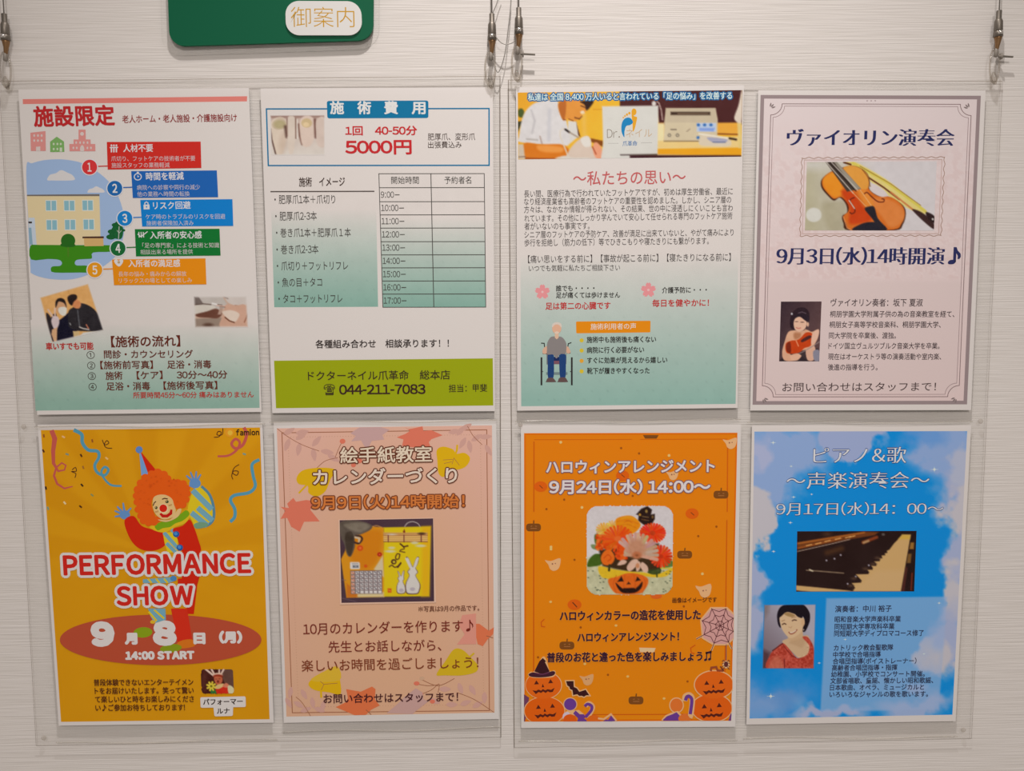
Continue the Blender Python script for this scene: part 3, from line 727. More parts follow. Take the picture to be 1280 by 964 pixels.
cv.noise(6, 50, 11, cv.mask([(80,600), (200,230), (520,200), (640,700)], 10))
cv.line([(220,300), (260,420), (230,560)], 22, (184,178,178), 22); cv.line([(430,300), (420,640)], 40, (192,188,190), 34); cv.line([(320,600), (345,690)], 16, (170,150,140), 14); cv.line([(170,630), (290,640)], 18, (172,164,158), 14)
cv.blob([(135,680), (330,690), (600,700), (640,850), (150,860)], (204,112,28), 8); cv.blob([(300,700), (560,720), (560,780), (330,770)], (222,142,64), 30); cv.line([(150,850), (500,860)], 20, (150,72,20), 16)
cv.poly([(72,690), (130,690), (150,860), (72,860)], (196,180,160), 8); cv.line([(75,835), (150,830)], 10, (120,90,70), 6)
cv.blob([(525,230), (620,180), (800,190), (870,260), (830,330), (770,400), (700,425), (640,400), (600,415), (560,370)], (214,140,60), 8)
cv.blob([(530,240), (560,200), (620,200), (600,410), (560,370)], (176,98,40), 14)
cv.blob([(780,200), (930,190), (890,270), (850,300), (830,240)], (48,30,26), 6); cv.line([(720,385), (770,400), (800,370)], 14, (110,60,30), 10); cv.line([(790,250), (840,270)], 12, (90,50,30), 8)
cv.blob([(780,320), (815,305), (830,335), (800,345)], (226,206,180), 5); cv.line([(590,405), (610,412)], 10, (130,70,30), 8); cv.line([(650,400), (700,422)], 8, (130,70,30), 8)
cv.line([(820,360), (830,580)], 50, (222,178,90), 40, 0.6)
cv.blob([(680,720), (760,640), (860,595), (900,640), (910,720), (1000,800), (1040,860), (640,860), (640,790)], (204,184,168), 10)
cv.blob([(790,620), (870,600), (905,700), (840,720), (800,680)], (214,206,196), 10)
cv.blob([(930,690), (970,668), (1020,730), (1060,860), (980,860), (930,790)], (222,150,116), 8); cv.line([(920,720), (960,800)], 14, (170,80,50), 10)
cv.line([(655,860), (600,720), (550,600), (550,540), (580,512), (610,515)], 14, (208,196,180), 5); cv.line([(610,520), (655,552)], 22, (34,26,26), 5); cv.line([(655,552), (760,612)], 16, (158,140,124), 6)
cv.blob([(500,860), (600,820), (700,840), (860,840), (870,862)], (206,196,184), 8)
cv.poly(X2([(530,330), (575,330), (575,480), (1225,540), (1225,610), (515,600), (515,200)]), (228,206,158), 5)
cv.poly(X2([(515,330), (1225,325), (1225,440), (1020,430), (1020,330)]), (224,160,60), 6); cv.line(X2([(1020,420), (1200,425)]), 14, (120,60,20), 8)
cv.poly(X2([(515,480), (1225,440), (1225,540), (515,540)]), (222,190,124), 6); cv.poly(X2([(512,545), (1225,535), (1222,610), (512,592)]), (222,154,28), 5)
cv.poly(X2([(205,598), (1222,600), (1222,635), (205,635)]), (64,32,38), 4)
cv.poly(X2([(570,480), (575,330), (590,205), (1005,205), (1025,300), (1020,470), (870,482)]), (200,184,154), 5)
cv.poly(X2([(590,205), (1005,205), (1018,325), (582,325)]), (188,172,146), 6)
cv.poly(X2([(628,235), (962,235), (962,262), (628,262)]), (62,44,34), 4); cv.line(X2([(690,250), (940,250)]), 8, (130,106,84), 5)
cv.line(X2([(632,384), (675,384)]), 10, (96,80,70), 4); cv.line(X2([(575,482), (870,482)]), 10, (120,96,70), 6); cv.line(X2([(765,400), (790,380)]), 8, (140,120,100), 4)
for x in (618, 686): cv.ell(*X2([(x,432)])[0], 19, 19, (100,90,80), 4); cv.ell(*X2([(x,432)])[0], 11, 11, (190,176,150), 4)
cv.poly(X2([(850,330), (1010,330), (1010,400), (850,400)]), (176,190,222), 8); cv.poly(X2([(870,370), (1000,370), (990,400), (870,395)]), (128,152,212), 6)
for x, y in ((862,345), (915,345), (968,345), (860,452), (965,455)): cv.ell(*X2([(x,y)])[0], 19, 17, (52,104,166), 4)
cv.blob(X2([(870,510), (900,420), (1010,440), (1120,460), (1130,520), (1000,525)]), (206,190,166), 6); cv.blob(X2([(940,450), (1100,465), (1080,495), (980,490)]), (158,156,176), 6); cv.line(X2([(985,490), (1090,490)]), 8, (80,92,130), 4)
cv.line(X2([(870,420), (1125,458)]), 16, (224,214,196), 4); cv.line(X2([(1125,458), (1180,468)]), 24, (54,36,26), 4)
cv.line(X2([(560,300), (550,220), (530,160), (515,150)]), 12, (186,160,150), 6)
cv.blob(X2([(1232,40), (1200,180), (1165,280), (1185,320), (1225,330)]), (212,196,178), 5); cv.poly(X2([(1190,330), (1225,330), (1225,540), (1200,540)]), (216,190,120), 5)
cv.poly(X2([(52,188), (525,182), (518,592), (285,600), (285,640), (40,640), (60,500)]), (204,200,192), 5); cv.ell(*X2([(488,165)])[0], 24, 28, (204,196,188), 5)
cv.poly(X2([(205,594), (515,590), (515,600), (205,602)]), (60,44,44), 3)
cv.noise(4, 90, 21)
p.canvas(cv)
p.z = Z(745, 105, 6.737)                        # the white card and its footprint emblem
OR = (216,154,40); BB = (30,124,176)
p.blob([(300,235), (320,270), (345,280), (340,320), (325,380), (310,400), (308,340), (302,290)], OR, 4); p.ell(320, 235, 21, 29, OR)
for x, y, r_ in ((281,246,10), (261,258,9), (244,270,7), (230,283,6)): p.ell(x, y, r_, r_*1.2, OR, n=12)
p.blob([(238,450), (215,400), (218,330), (245,290), (285,285), (312,320), (290,345), (255,355), (240,400)], BB, 4)
p.line([(255,400), (262,365), (280,350)], 5, (206,202,196))
p.line([(100,500), (190,500)], 2, (140,134,130)); p.line([(378,496), (472,495)], 2, (140,134,130)); p.z = ID
p.text('Dr.', 758.8, 167, 774.8, 166.8, 11.2, (124,110,98), off=-0.014, ref='H'); p.text('ネイル', 782.5, 166.8, 815, 166.3, 11, (186,150,110), off=-0.012)
p.text('爪革命', 778.3, 179.6, 796.5, 179.4, 6, (50,104,156), off=0.01)
p.text('私達は 全国 8,400 万人いると言われている「足の悩み」を改善する', 660, 121.6, 915, 119.6, 8.6, (200,216,222), off=0.018, outline=((24,96,146), 1.5))
p.build('clinic_photo', po)

# ---- upper right: violin recital
po = poster([(947.8,112.7), (1232,113), (1213.8,512.7), (937.7,513.3)],
            'pink poster with a dark mauve frame and a photo of a violin, upper right')
p = Print()
cv = Canvas([(951,119), (1225.8,120), (1208.6,505.3), (941,505.8)], 150, 200, (214,194,190))
t = np.clip((cv.Y-119)/386, 0, 1)[..., None]
cv.A = np.asarray((212,196,194))*(1-t)+np.asarray((212,188,184))*t
n_ = fbm(cv.X, cv.Y, 6, 31, 3); n2 = fbm(cv.X, cv.Y, 40, 35, 2)
pat = np.abs(n_-0.5) < 0.045
mk = np.clip((cv.Y-150)/60, 0, 1)*np.clip((352-cv.Y)/6, 0, 1)
cv.mix(mk*np.clip((n_-0.45)*5, 0, 1)*0.15, (196,156,150)); cv.mix(mk*pat*0.18, (232,214,210))
ins = cv.mask([(959,352), (1203,352), (1196,490), (955,490)], 4)
cv.mix(ins*0.5, (206,186,182))
p.canvas(cv)
FR = (146,128,128)
p.line([(953,121), (1223.7,122), (1206.6,503.3), (943,503.8)], 4.6, FR, closed=True)
def notch(q, r):
    q = np.asarray(q, float); out = []
    for i in range(4):
        c, a, b = q[i], q[i-1], q[(i+1) % 4]; u = (a-c)/np.linalg.norm(a-c)*r; v = (b-c)/np.linalg.norm(b-c)*r
        out.append(c+u)
        for k in range(1, 7):
            t = k/7*math.pi/2; out.append(c+u*math.cos(t)+v*math.sin(t))
        out.append(c+v)
    return out
p.line(notch([(963.8,129.8), (1214.5,130.5), (1198.5,496), (952.5,496.3)], 14), 0.9, (128,104,104), closed=True)
p.line(notch([(966.8,132.6), (1211.2,133.3), (1195.3,493), (955.5,493.3)], 14), 0.7, (150,126,126), closed=True)
for cx, cy, sx, sy in ((962,136,1,1), (1212,136.5,-1,1), (953,497,1,-1), (1196,496.5,-1,-1)):
    for a in (20, 48, 76):
        u = np.array([math.cos(math.radians(a))*sx, math.sin(math.radians(a))*-sy]); c = np.array([cx, cy])
        v = np.array([-u[1], u[0]]); p.blob([c+u*2.5, c+u*5+v*1.0, c+u*8, c+u*5-v*1.0], (128,112,110), 3)
for x in (1084, 1089, 1094): p.ell(x, 126, 1.2, 0.8, (170,150,150), n=8)
p.build('pink_ground_with_frame', po)
p = Print(base=60)
qd = np.array([(1002.5,197.5), (1180.8,196.5), (1176.3,294.5), (1000,295)]); wav = []
for i in range(4):
    a, b = qd[i], qd[(i+1) % 4]; L = np.linalg.norm(b-a); nn = np.array([-(b-a)[1], (b-a)[0]])/L; m_ = int(L/1.4)
    for k in range(m_): wav.append(a+(b-a)*k/m_+nn*0.8*math.sin(k*0.75))
p.line(wav, 0.8, (160,128,112), closed=True)
p.line([(1005.5,200), (1177.5,199.4), (1173.3,292), (1003,292.3)], 0.8, (190,160,150), closed=True)
p.z = Z(995, 190, 6.737)
cv = Canvas([(92,85), (1185,78), (1162,662), (75,660)], 170, 92, (200,192,190))
cv.grad((80,300), (176,168,140), (700,200), (202,194,194)); cv.ell(150, 110, 200, 40, (196,190,180), 80)
cv.ell(150, 530, 66, 60, (204,200,190), 14); cv.blob([(260,420), (420,420), (420,560), (420,660), (280,660), (220,480)], (160,150,120), 50, 0.6)
cv.blob([(400,80), (480,75), (760,230), (960,390), (1100,500), (1050,520), (880,440), (600,230)], (214,196,120), 8); cv.line([(480,95), (740,240), (960,400), (1090,500)], 22, (206,190,84), 8); cv.line([(540,120), (800,270), (1050,450)], 6, (150,110,40), 4)
cv.line([(405,88), (460,106)], 16, (90,44,24), 5); cv.line([(610,215), (740,300), (870,400)], 13, (92,40,24), 5); cv.line([(800,340), (990,490)], 14, (196,120,70), 8)
cv.blob([(980,490), (1020,490), (1090,530), (1160,600), (1160,650), (1080,590)], (58,36,34), 6); cv.blob([(1095,505), (1165,540), (1165,600), (1110,560)], (44,28,28), 5); cv.ell(1152, 566, 8, 8, (214,210,204), 4)
cv.blob([(300,165), (400,130), (500,120), (590,170), (620,240), (620,320), (700,370), (800,385), (900,450), (925,520), (900,610), (830,662), (450,662), (400,600), (390,540), (430,510), (420,440), (370,385), (320,410), (270,370), (215,300), (218,230)], (60,28,14), 12)
cv.blob([(300,165), (400,135), (480,118), (570,160), (612,230), (612,310), (690,370), (800,380), (890,445), (915,515), (890,600), (820,655), (480,660), (420,600), (400,540), (440,500), (440,440), (380,380), (320,395), (275,355), (225,290), (228,225)], (204,104,34), 8)
cv.blob([(228,230), (290,175), (340,190), (400,330), (350,380), (300,370), (240,300)], (222,136,34), 24); cv.blob([(400,130), (500,120), (590,175), (615,250), (600,310), (540,310), (450,200)], (216,148,62), 14)
cv.blob([(380,330), (480,340), (560,450), (640,560), (560,600), (450,600), (450,470)], (194,64,18), 30); cv.blob([(620,400), (780,400), (900,480), (900,580), (800,640), (720,540)], (212,124,60), 26)
cv.blob([(520,330), (600,330), (660,460), (600,470)], (216,130,50), 22)
cv.blob([(625,290), (660,268), (740,320), (770,365), (720,378), (650,340)], (206,192,190), 8)
cv.blob([(480,660), (540,610), (620,590), (700,600), (760,660)], (34,32,42), 7)
cv.poly([(250,85), (340,85), (545,310), (430,335)], (66,54,46), 6); cv.poly([(320,85), (345,85), (548,310), (500,318)], (146,138,124), 7)
cv.line([(258,88), (480,345)], 6, (210,200,190), 3); cv.line([(282,88), (505,330)], 6, (30,22,20), 3); cv.line([(300,88), (520,322)], 6, (196,186,176), 3); cv.line([(480,345), (600,470)], 4, (220,180,130), 3); cv.line([(540,320), (640,460)], 4, (220,180,130), 3)
cv.blob([(578,480), (620,458), (660,465), (690,560), (760,640), (700,640), (640,560)], (38,34,42), 6)
cv.line(catmull([(578,350), (600,342), (640,380), (690,418), (735,420), (742,400), (725,395)], False), 9, (92,30,14), 4); cv.line(catmull([(490,385), (465,395), (455,420), (490,470), (495,505), (470,520), (455,510)], False), 9, (92,30,14), 4)
cv.line([(448,410), (492,475)], 8, (222,206,190), 4); cv.line([(398,545), (430,640), (470,660)], 10, (226,150,96), 8, 0.7)
cv.line(catmull([(560,150), (605,215), (625,290)], False), 5, (120,66,30), 4)
cv.noise(5, 50, 41); p.canvas(cv); p.build('photo_of_violin', po)
NV = (40, 44, 88)
p = Print(base=60)
p.text('ヴァイオリン演奏会', 984.5, 172.4, 1192, 172.4, 20.5, NV, off=0.028, serif=True)
p.part('heading_lettering', po); p.text('9月3日(水)14時開演♪', 971.5, 320.5, 1200, 320.5, 21, NV, off=0.026, serif=True)
T4 = (66, 52, 56)
p.part('date_lettering', po)
for s_, x0, x1, y, h_ in (('ヴァイオリン奏者：坂下 夏淑',1038.5,1153.5,378.5,9.2), ('桐朋学園大学附属子供の為の音楽教室を経て、',1037.5,1193,392.8,7.6), ('桐朋女子高等学校音楽科、桐朋学園大学、',1036.8,1176,406,7.6), ('同大学院を卒業後、渡独。',1036.2,1120,419.6,7.6), ('ドイツ国立ヴュルツブルク音楽大学を卒業。',1035.6,1174.5,432.6,7.6), ('現在はオーケストラ等の演奏活動や室内楽、',1035.2,1176.5,446,7.6), ('後進の指導を行う。',1035,1097,459.2,7.6)):
    p.text(s_, x0, y, x1, y, h_, T4, off=0.006)
p.text('お問い合わせはスタッフまで！', 978, 484.4, 1170, 483.4, 10.8, (66,50,50))
p.build('biography_lettering', po)
p = Print(base=60); p.z = Z(970, 370, 10.71)    # portrait with a violin
cv = Canvas([(66,76), (610,74), (578,876), (42,876)], 68, 98, (72,48,50))
cv.grad((60,100), (58,38,44), (560,400), (94,66,66)); cv.grad((60,76), (54,38,46), (600,420), (92,66,66))
cv.blob([(85,760), (110,640), (160,490), (250,460), (400,450), (480,480), (570,450), (560,560), (510,680), (500,860), (400,850), (320,800), (230,870), (110,860)], (214,164,132), 10)
cv.poly([(265,420), (400,420), (400,500), (260,500)], (206,156,126), 10); cv.blob([(240,500), (330,500), (320,560), (250,580)], (176,118,84), 30)
cv.blob([(195,420), (190,300), (240,200), (320,155), (400,165), (445,230), (440,340), (400,440), (330,470), (240,450)], (44,28,36), 6)
cv.blob([(240,340), (290,260), (370,290), (410,340), (400,420), (350,470), (290,475), (245,430)], (220,176,150), 6)
cv.blob([(230,330), (270,260), (330,240), (430,260), (440,350), (390,330), (320,280), (260,300)], (40,28,38), 6); cv.line([(300,230), (350,215), (400,235)], 8, (104,88,98), 8)
cv.ell(275, 345, 16, 5, (80,50,46), 5); cv.ell(352, 352, 18, 6, (80,50,46), 5); cv.line([(272,425), (300,436), (330,428)], 9, (186,90,84), 6); cv.ell(212, 240, 12, 14, (190,186,190), 8); cv.ell(425, 380, 16, 30, (214,168,140), 6)
cv.poly([(150,760), (560,700), (580,876), (42,876)], (44,34,40), 20, 0.9)
cv.blob([(85,760), (110,640), (150,560), (180,700), (200,790), (330,790), (320,830), (230,870), (110,860)], (212,160,130), 8)
cv.blob([(405,700), (520,680), (510,850), (420,855)], (210,164,140), 8); cv.blob([(500,740), (578,730), (575,870), (510,860)], (132,128,142), 10)
cv.blob([(130,640), (200,600), (280,590), (330,560), (400,490), (480,500), (490,580), (460,670), (380,700), (310,760), (200,775), (135,750)], (190,62,18), 6)
cv.blob([(340,590), (440,530), (480,550), (420,590), (350,620)], (74,34,34), 8); cv.blob([(140,650), (190,620), (200,760), (145,740)], (120,36,16), 12); cv.line([(270,600), (300,670)], 14, (224,140,100), 8)
cv.line([(290,780), (380,740), (480,680), (580,615)], 9, (150,130,126), 5)
cv.blob([(490,500), (570,450), (565,540), (510,640), (470,640)], (220,176,152), 8); cv.blob([(190,800), (280,770), (330,800), (290,860), (210,860)], (216,168,140), 8)
cv.noise(5, 40, 51); p.canvas(cv); p.build('portrait_with_violin', po)
# ---- lower left: performance show
po = poster([(47,531), (328,528.3), (342.2,903.6), (73.4,907.4)],
            'orange performance show poster with a waving clown, lower left')
p = Print()
cv = Canvas([(51,537.8), (325,534.5), (337,899.3), (76.3,902.6)], 100, 130, (208,142,8))
an = np.arctan2(cv.X-190, cv.Y-690)
ry = 0.5+0.5*np.sin(an*13+0.6); ry = np.clip((ry-0.5)*3+0.5, 0, 1); fall = np.clip((760-cv.Y)/90, 0, 1)
cv.mix(ry*fall*0.3, (218,156,26)); cv.mix((1-ry)*fall*0.14, (196,126,10)); cv.noise(3, 60, 61); p.canvas(cv)
p.build('orange_ray_ground', po)
p = Print(base=40); p.z = Z(20, 520, 3.879)
PK = (190,84,74); SB = (80,146,168); DB = (76,34,18)
p.line([(172,70), (188,110), (180,170), (182,230), (205,268), (235,262), (242,240), (222,228), (195,250), (184,290), (200,330), (235,352), (275,342)], [22,24,20,16,9,7,7,7,9,11,11,9,5], PK, smooth=False)
def rib(P, w0, w1, c):
    P = catmull(P, False, 5); p.line(P, np.linspace(w0, w1, len(P)), c)
rib([(280,68), (318,90), (322,130), (350,165), (395,172), (402,200), (382,240), (395,275), (430,288), (448,262), (430,248), (414,270), (425,300), (460,335), (512,340)], 18, 9, SB)
rib([(1105,56), (1118,90), (1100,140), (1065,158), (1045,135), (1065,112), (1085,130), (1070,165), (1030,192), (978,196)], 16, 10, PK)
rib([(1180,212), (1145,235), (1150,290), (1160,340), (1130,372), (1060,385), (1040,410), (1060,450), (1060,490), (1038,514)], 15, 16, SB)
for P in ([(418,116), (430,140), (450,132), (440,120), (428,140), (440,155), (466,157)], [(272,262), (288,250), (292,268), (270,270), (290,280), (286,300)], [(960,104), (985,100), (995,80), (980,76), (975,92), (1000,90), (1003,60)], [(1082,236), (1060,250), (1050,275), (1070,288), (1078,270), (1055,268), (1046,290), (1052,308)]):
    rib(P, 4, 4, DB)
for x, y, a, c in ((135,97,80,(150,80,30)), (230,102,30,(226,176,120)), (370,121,80,(150,80,30)), (133,170,60,DB), (316,192,60,DB), (248,186,20,(120,140,120)), (440,206,40,(222,180,110)), (326,250,70,(160,100,40)), (145,350,80,(40,24,20)), (320,336,50,(40,24,20)), (313,440,40,DB), (236,422,50,(230,200,150)), (369,384,40,(140,140,80)), (155,448,70,(110,150,140)), (1107,185,20,(120,150,130))):
    r_ = math.radians(a); u = np.array([math.cos(r_), math.sin(r_)])*8; v = np.array([-u[1], u[0]])*0.5; c0 = np.array([x, y])
    p.poly([c0-u-v, c0+u-v, c0+u+v, c0-u+v], c)
p.ell(1035, 80, 22, 22, (220,146,34)); p.ell(1038, 82, 12, 12, (228,176,60)); p.z = ID
p.text('famion', 295.2, 541, 323.6, 540.6, 6.6, (60,34,20), off=0.05, ref='H')
p.build('streamers_and_confetti', po)
p = Print(base=100); p.z = Z(135, 550, 6.43)
RC = (200,34,8); BC = (96,138,188); YC = (214,186,30); OC = (220,88,16)
p.poly([(560,900), (742,900), (720,1150), (690,1400), (640,1400), (600,1150)], RC)
p.poly([(265,105), (252,110), (268,285), (325,280)], (112,152,200)); p.poly([(262,100), (275,108), (392,250), (330,290)], RC); p.ell(250, 79, 28, 28, (88,128,190))
# raised striped arm on the right
p.blob([(640,560), (690,400), (750,370), (810,430), (858,540), (850,640), (800,690), (710,712), (680,660)], YC)
p.line([(750,372), (815,440), (848,540), (845,640), (790,690), (705,695)], 22, (84,130,150), smooth=True)
for a, b, w_ in (((680,405), (835,560), 46), ((720,545), (840,650), 44), ((670,585), (800,690), 44)): p.line([a, b], w_, (112,160,176))
p.blob([(690,680), (740,660), (800,672), (790,700), (710,714)], (112,150,120), 4)
def hand(cx, cy, r_, ang):
    p.ell(cx, cy, r_, r_*0.85, BC)
    for a, L in ang:
        t = math.radians(a); p.line([(cx, cy), (cx+L*math.cos(t)*0.7, cy-L*math.sin(t)*0.7), (cx+L*math.cos(t), cy-L*math.sin(t))], [22, 15, 11], BC)
hand(700, 350, 46, [(205,62), (138,95), (112,100), (84,98), (58,86)]); hand(135, 603, 42, [(190,82), (158,88), (132,92), (98,98), (48,76)])
# red torso and arm
p.blob([(132,650), (205,612), (270,690), (360,720), (440,740), (470,780), (455,850), (380,888), (290,888), (220,850), (165,770)], RC)
p.poly([(440,745), (560,740), (560,900), (480,910), (455,830)], YC)
for a, b in (((450,745), (560,870)), ((470,830), (545,905)), ((510,720), (560,770))): p.line([a, b], 30, (112,160,176))
p.blob([(520,720), (600,690), (655,640), (690,700), (725,800), (742,900), (600,900), (560,800)], RC, 4)
for x, y in ((548,758), (577,866)): p.ell(x, y, 26, 25, (28,84,150)); p.ell(x-3, y-4, 15, 14, (70,130,196))
# ruff
p.blob([(330,700), (400,680), (500,650), (600,590), (640,560), (660,610), (620,670), (540,700), (470,740), (400,738)], (214,176,30), 3)
p.blob([(375,690), (430,660), (520,640), (590,590), (630,565), (655,600), (600,650), (540,672), (500,700), (440,710), (400,728)], (116,158,20), 3)
# wig
rr = random.Random(3)
p.blob([(215,420), (235,370), (275,310), (330,275), (380,250), (430,258), (480,300), (540,335), (600,340), (640,390), (645,450), (625,510), (580,545), (520,520), (480,450), (380,450), (350,520), (380,610), (390,650), (340,675), (280,650), (245,590), (225,510)], OC)
for x, y, r_ in ((240,400,34), (228,450,30), (232,500,28), (240,560,28), (262,610,28), (285,650,30), (325,668,28), (370,662,30), (395,640,28), (262,348,32), (300,305,34), (350,275,32), (400,262,34), (448,280,34), (480,312,30), (520,345,28), (560,345,32), (605,352,30), (630,388,30), (636,430,30), (628,480,28), (600,520,32), (560,528,30)): p.ell(x, y, r_, r_*0.95, OC, n=18)
for k in range(46):
    a = rr.random()*2*math.pi; q_ = rr.uniform(0.55, 1.0)*178; x, y = 420+q_*math.cos(a), 430+q_*math.sin(a)*0.80
    p.line([(x-7,y+3), (x,y-5), (x+7,y+2)], 3.5, (202,70,10))
SK = (218,180,120)
p.blob([(360,490), (375,455), (420,440), (470,445), (515,475), (530,520), (545,570), (520,620), (450,640), (395,610), (365,560)], SK)
p.blob([(400,640), (500,640), (560,560), (590,560), (560,620), (470,660)], SK, 4)
p.line([(362,530), (372,505), (386,495)], 8, DB); p.line([(434,478), (455,470), (480,475)], 9, DB)
p.ell(387,545,11,12,(60,70,40)); p.ell(474,497,14,12,(60,70,40)); p.ell(384,541,4,4,SK); p.ell(470,494,4,4,SK)
for x, y in ((392,574), (500,522)): p.line([(x-14,y+3), (x+14,y-4)], 4, (176,120,60)); p.line([(x-13,y+10), (x+13,y+3)], 4, (176,120,60))
p.ell(445, 553, 40, 40, (226,196,150)); p.ell(444, 550, 31, 31, (206,34,16))
p.line([(420,592), (440,612), (475,612), (505,590), (510,560)], [18,24,24,24,16], (190,24,16), smooth=False)
p.z = Z(160, 680, 6.43)                          # legs below the title
p.poly([(120,285), (380,265), (392,290), (330,315), (120,315)], (112,160,176)); p.ell(365, 278, 26, 22, (70,130,180))
for x in (160, 225, 290): p.line([(x,280), (x+30,315)], 14, YC)
p.poly([(400,280), (575,262), (560,320), (400,320)], RC)
p.poly([(160,520), (300,520), (305,610), (210,640)], (112,160,176)); p.line([(165,545), (230,620)], 16, YC); p.line([(210,530), (290,600)], 14, YC)
p.ell(200, 628, 22, 14, (214,170,40))
p.build('clown_drawing', po)
p = Print(base=260)
E_ = catmull(ellpts(200.8, 800, 126, 31.6, 0, 40), True, 2)
y = p._y(); P_ = Wn(E_, y); p._add(P_, y, [tuple(range(len(P_)))], alb((178,74,48)))
p.z = Z(160, 680, 6.43)
p.poly([(345,520), (475,520), (520,790), (400,800)], (204,44,22)); p.ell(205, 625, 22, 16, (206,140,70)); p.poly([(175,575), (300,572), (305,605), (215,640)], (150,140,140))
p.ell(120, 712, 76, 42, (132,152,20), rot=-4); p.blob([(395,800), (440,775), (510,768), (545,800), (520,828), (420,840)], (206,110,24), 4); p.ell(345, 840, 88, 34, (132,146,22), rot=-6)
p.z = ID
PW = (212,203,198); PR = (198,36,26)
p.part('red_oval', po); p.text('PERFORMANCE', 80, 707, 312.5, 704, 23, PR, off=0.045, ref='H', outline=(PW, 3.2))
p.text('SHOW', 146.5, 745.3, 240.5, 744.2, 22, PR, off=0.045, ref='H', outline=(PW, 3.2)); p.part('title_lettering', po)
for s_, x0, x1, y, h_, o_ in (('9',116.5,140,792.8,25,1.6), ('8',194,217.5,791.6,25,1.6)): p.text(s_, x0, y, x1, y, h_, PW, off=0.05, ref='H', outline=(PW, o_))
for s_, x0, x1, y in (('月',157,170.5,798.6), ('日',243,255.5,798.2), ('（月）',275,301.5,797)): p.text(s_, x0, y, x1, y, 12.6, PW, off=0.02, outline=(PW, 1.0))
p.text('14:00 START', 157.5, 819.8, 242, 819, 8.6, PW, off=0.05, ref='H', outline=(PW, 0.5))
p.part('date_lettering', po); BR = (86, 42, 16)
for s_, x0, x1, y in (('普段体験できないエンターテイメン',117.2,241.5,853.4), ('トをお届けいたします。笑って驚い',118.5,242,863.8), ('て楽しいひと時をお楽しみにくださ',119,242.3,874.4), ('い♪ご参加お待ちしております!',119.3,231,885)): p.text(s_, x0, y+0.3, x1, y-0.4, 7.8, BR, off=0.022)
p.part('paragraph_lettering', po); p.poly(rrect([(250.3,871.8), (307,870.6), (307.3,884), (250.8,885)], 1.8, 3), PW); p.poly(rrect([(266.5,882), (291.5,882), (291,895.2), (268,895.8)], 1.8, 3), PW)
p.text('パフォーマー', 254, 877.9, 303.3, 877, 7.6, (50,34,28), off=0.03); p.text('ルナ', 271.2, 889.3, 287, 888.8, 7, (50,34,28), off=0.03)
p.build('name_tag', po)
p = Print(base=300); p.z = Z(245, 830, 13.77)
cl = rrect([(80,85), (645,85), (662,520), (95,522)], 60, 6)
cv = Canvas([(80,85), (645,85), (662,520), (95,522)], 56, 44, (70,26,20), clip=cl)
cv.poly([(440,85), (660,85), (665,440), (520,400), (460,250)], (98,66,56), 20); cv.ell(140, 300, 40, 150, (96,50,40), 60, 0, 0.6)
for a, b, w_ in (((165,90), (300,200), 34), ((265,90), (320,190), 34), ((400,90), (400,190), 30), ((480,90), (430,180), 32)): cv.line([a, b], w_, (216,186,170), 8)
cv.ell(378, 190, 78, 36, (218,178,156), 10); cv.ell(378, 215, 84, 34, (150,50,30), 12)
cv.blob([(310,240), (380,215), (450,240), (450,310), (400,370), (340,340)], (190,96,64), 8); cv.ell(378, 305, 18, 22, (110,36,30), 8); cv.ell(345, 262, 12, 6, (110,60,40), 5); cv.ell(405, 258, 12, 6, (110,60,40), 5)
cv.blob([(320,400), (370,360), (470,340), (500,400), (400,440), (330,430)], (214,180,120), 8)
cv.blob([(340,440), (400,430), (520,380), (560,520), (350,522)], (202,40,22), 8); cv.blob([(460,370), (520,330), (570,370), (540,410), (480,400)], (206,120,90), 8)
cv.blob([(545,400), (590,370), (665,440), (660,522), (570,522)], (206,196,156), 10); cv.blob([(260,430), (330,450), (350,522), (260,522)], (50,110,50), 8)
for k in range(8):
    a = k*math.pi/4+0.3; cv.line([(262,385), (262+72*math.cos(a), 385+72*math.sin(a))], 34, (216,192,60), 8)
cv.ell(262, 385, 20, 20, (110,100,20), 6); cv.noise(8, 60, 71)
p.canvas(cv); p.build('photo_of_performer', po)

# ---- lower second: calendar class
po = poster([(342,527.7), (620.3,524.6), (623.7,899), (354.8,903.8)],
            'peach poster with autumn leaves and a photo of a rabbit calendar')
p = Print()
cv = Canvas([(346,535.6), (615,531.8), (618.2,891), (358,896)], 60, 80, (218,170,148))
cv.grad((0,535), (216,168,150), (0,895), (208,162,132)); cv.ell(485, 740, 95, 170, (212,164,128), 90, 0, 0.7); p.canvas(cv)
TH = (150, 92, 64)
p.line([(352.4,541.2), (608.4,537.4), (611.8,888.4), (365.4,891.2)], 1.0, TH, closed=True)
dq = np.array([(360,546.5), (600.5,543.5), (604.5,881), (373,884)]); dd = []
for i in range(4):
    a, b = dq[i], dq[(i+1) % 4]; m_ = int(np.linalg.norm(b-a)/3.4); dd += [tuple(a+(b-a)*k/m_) for k in range(m_)]
p.dots(dd, 0.5, (186,140,112))
p.z = Z(340, 525, 4.491)
LV = (200,153,140); CO = (214,114,90); YE = (214,168,16)
def leaf(cx, cy, L, w_, a, c, pr=None):
    t = math.radians(a); u = np.array([math.cos(t), math.sin(t)]); v = np.array([-u[1], u[0]]); c0 = np.array([cx, cy])
    p.blob([c0-u*L, c0-u*L*0.3+v*w_, c0+u*L*0.4+v*w_*0.8, c0+u*L, c0+u*L*0.4-v*w_*0.8, c0-u*L*0.3-v*w_], c, 3)
for x, y, a in ((85,140,110), (150,165,100), (95,65,-30), (165,90,-35), (250,120,-50), (235,195,80), (310,180,10), (345,215,30), (170,70,-10)): leaf(x, y, 38, 15, a, LV)
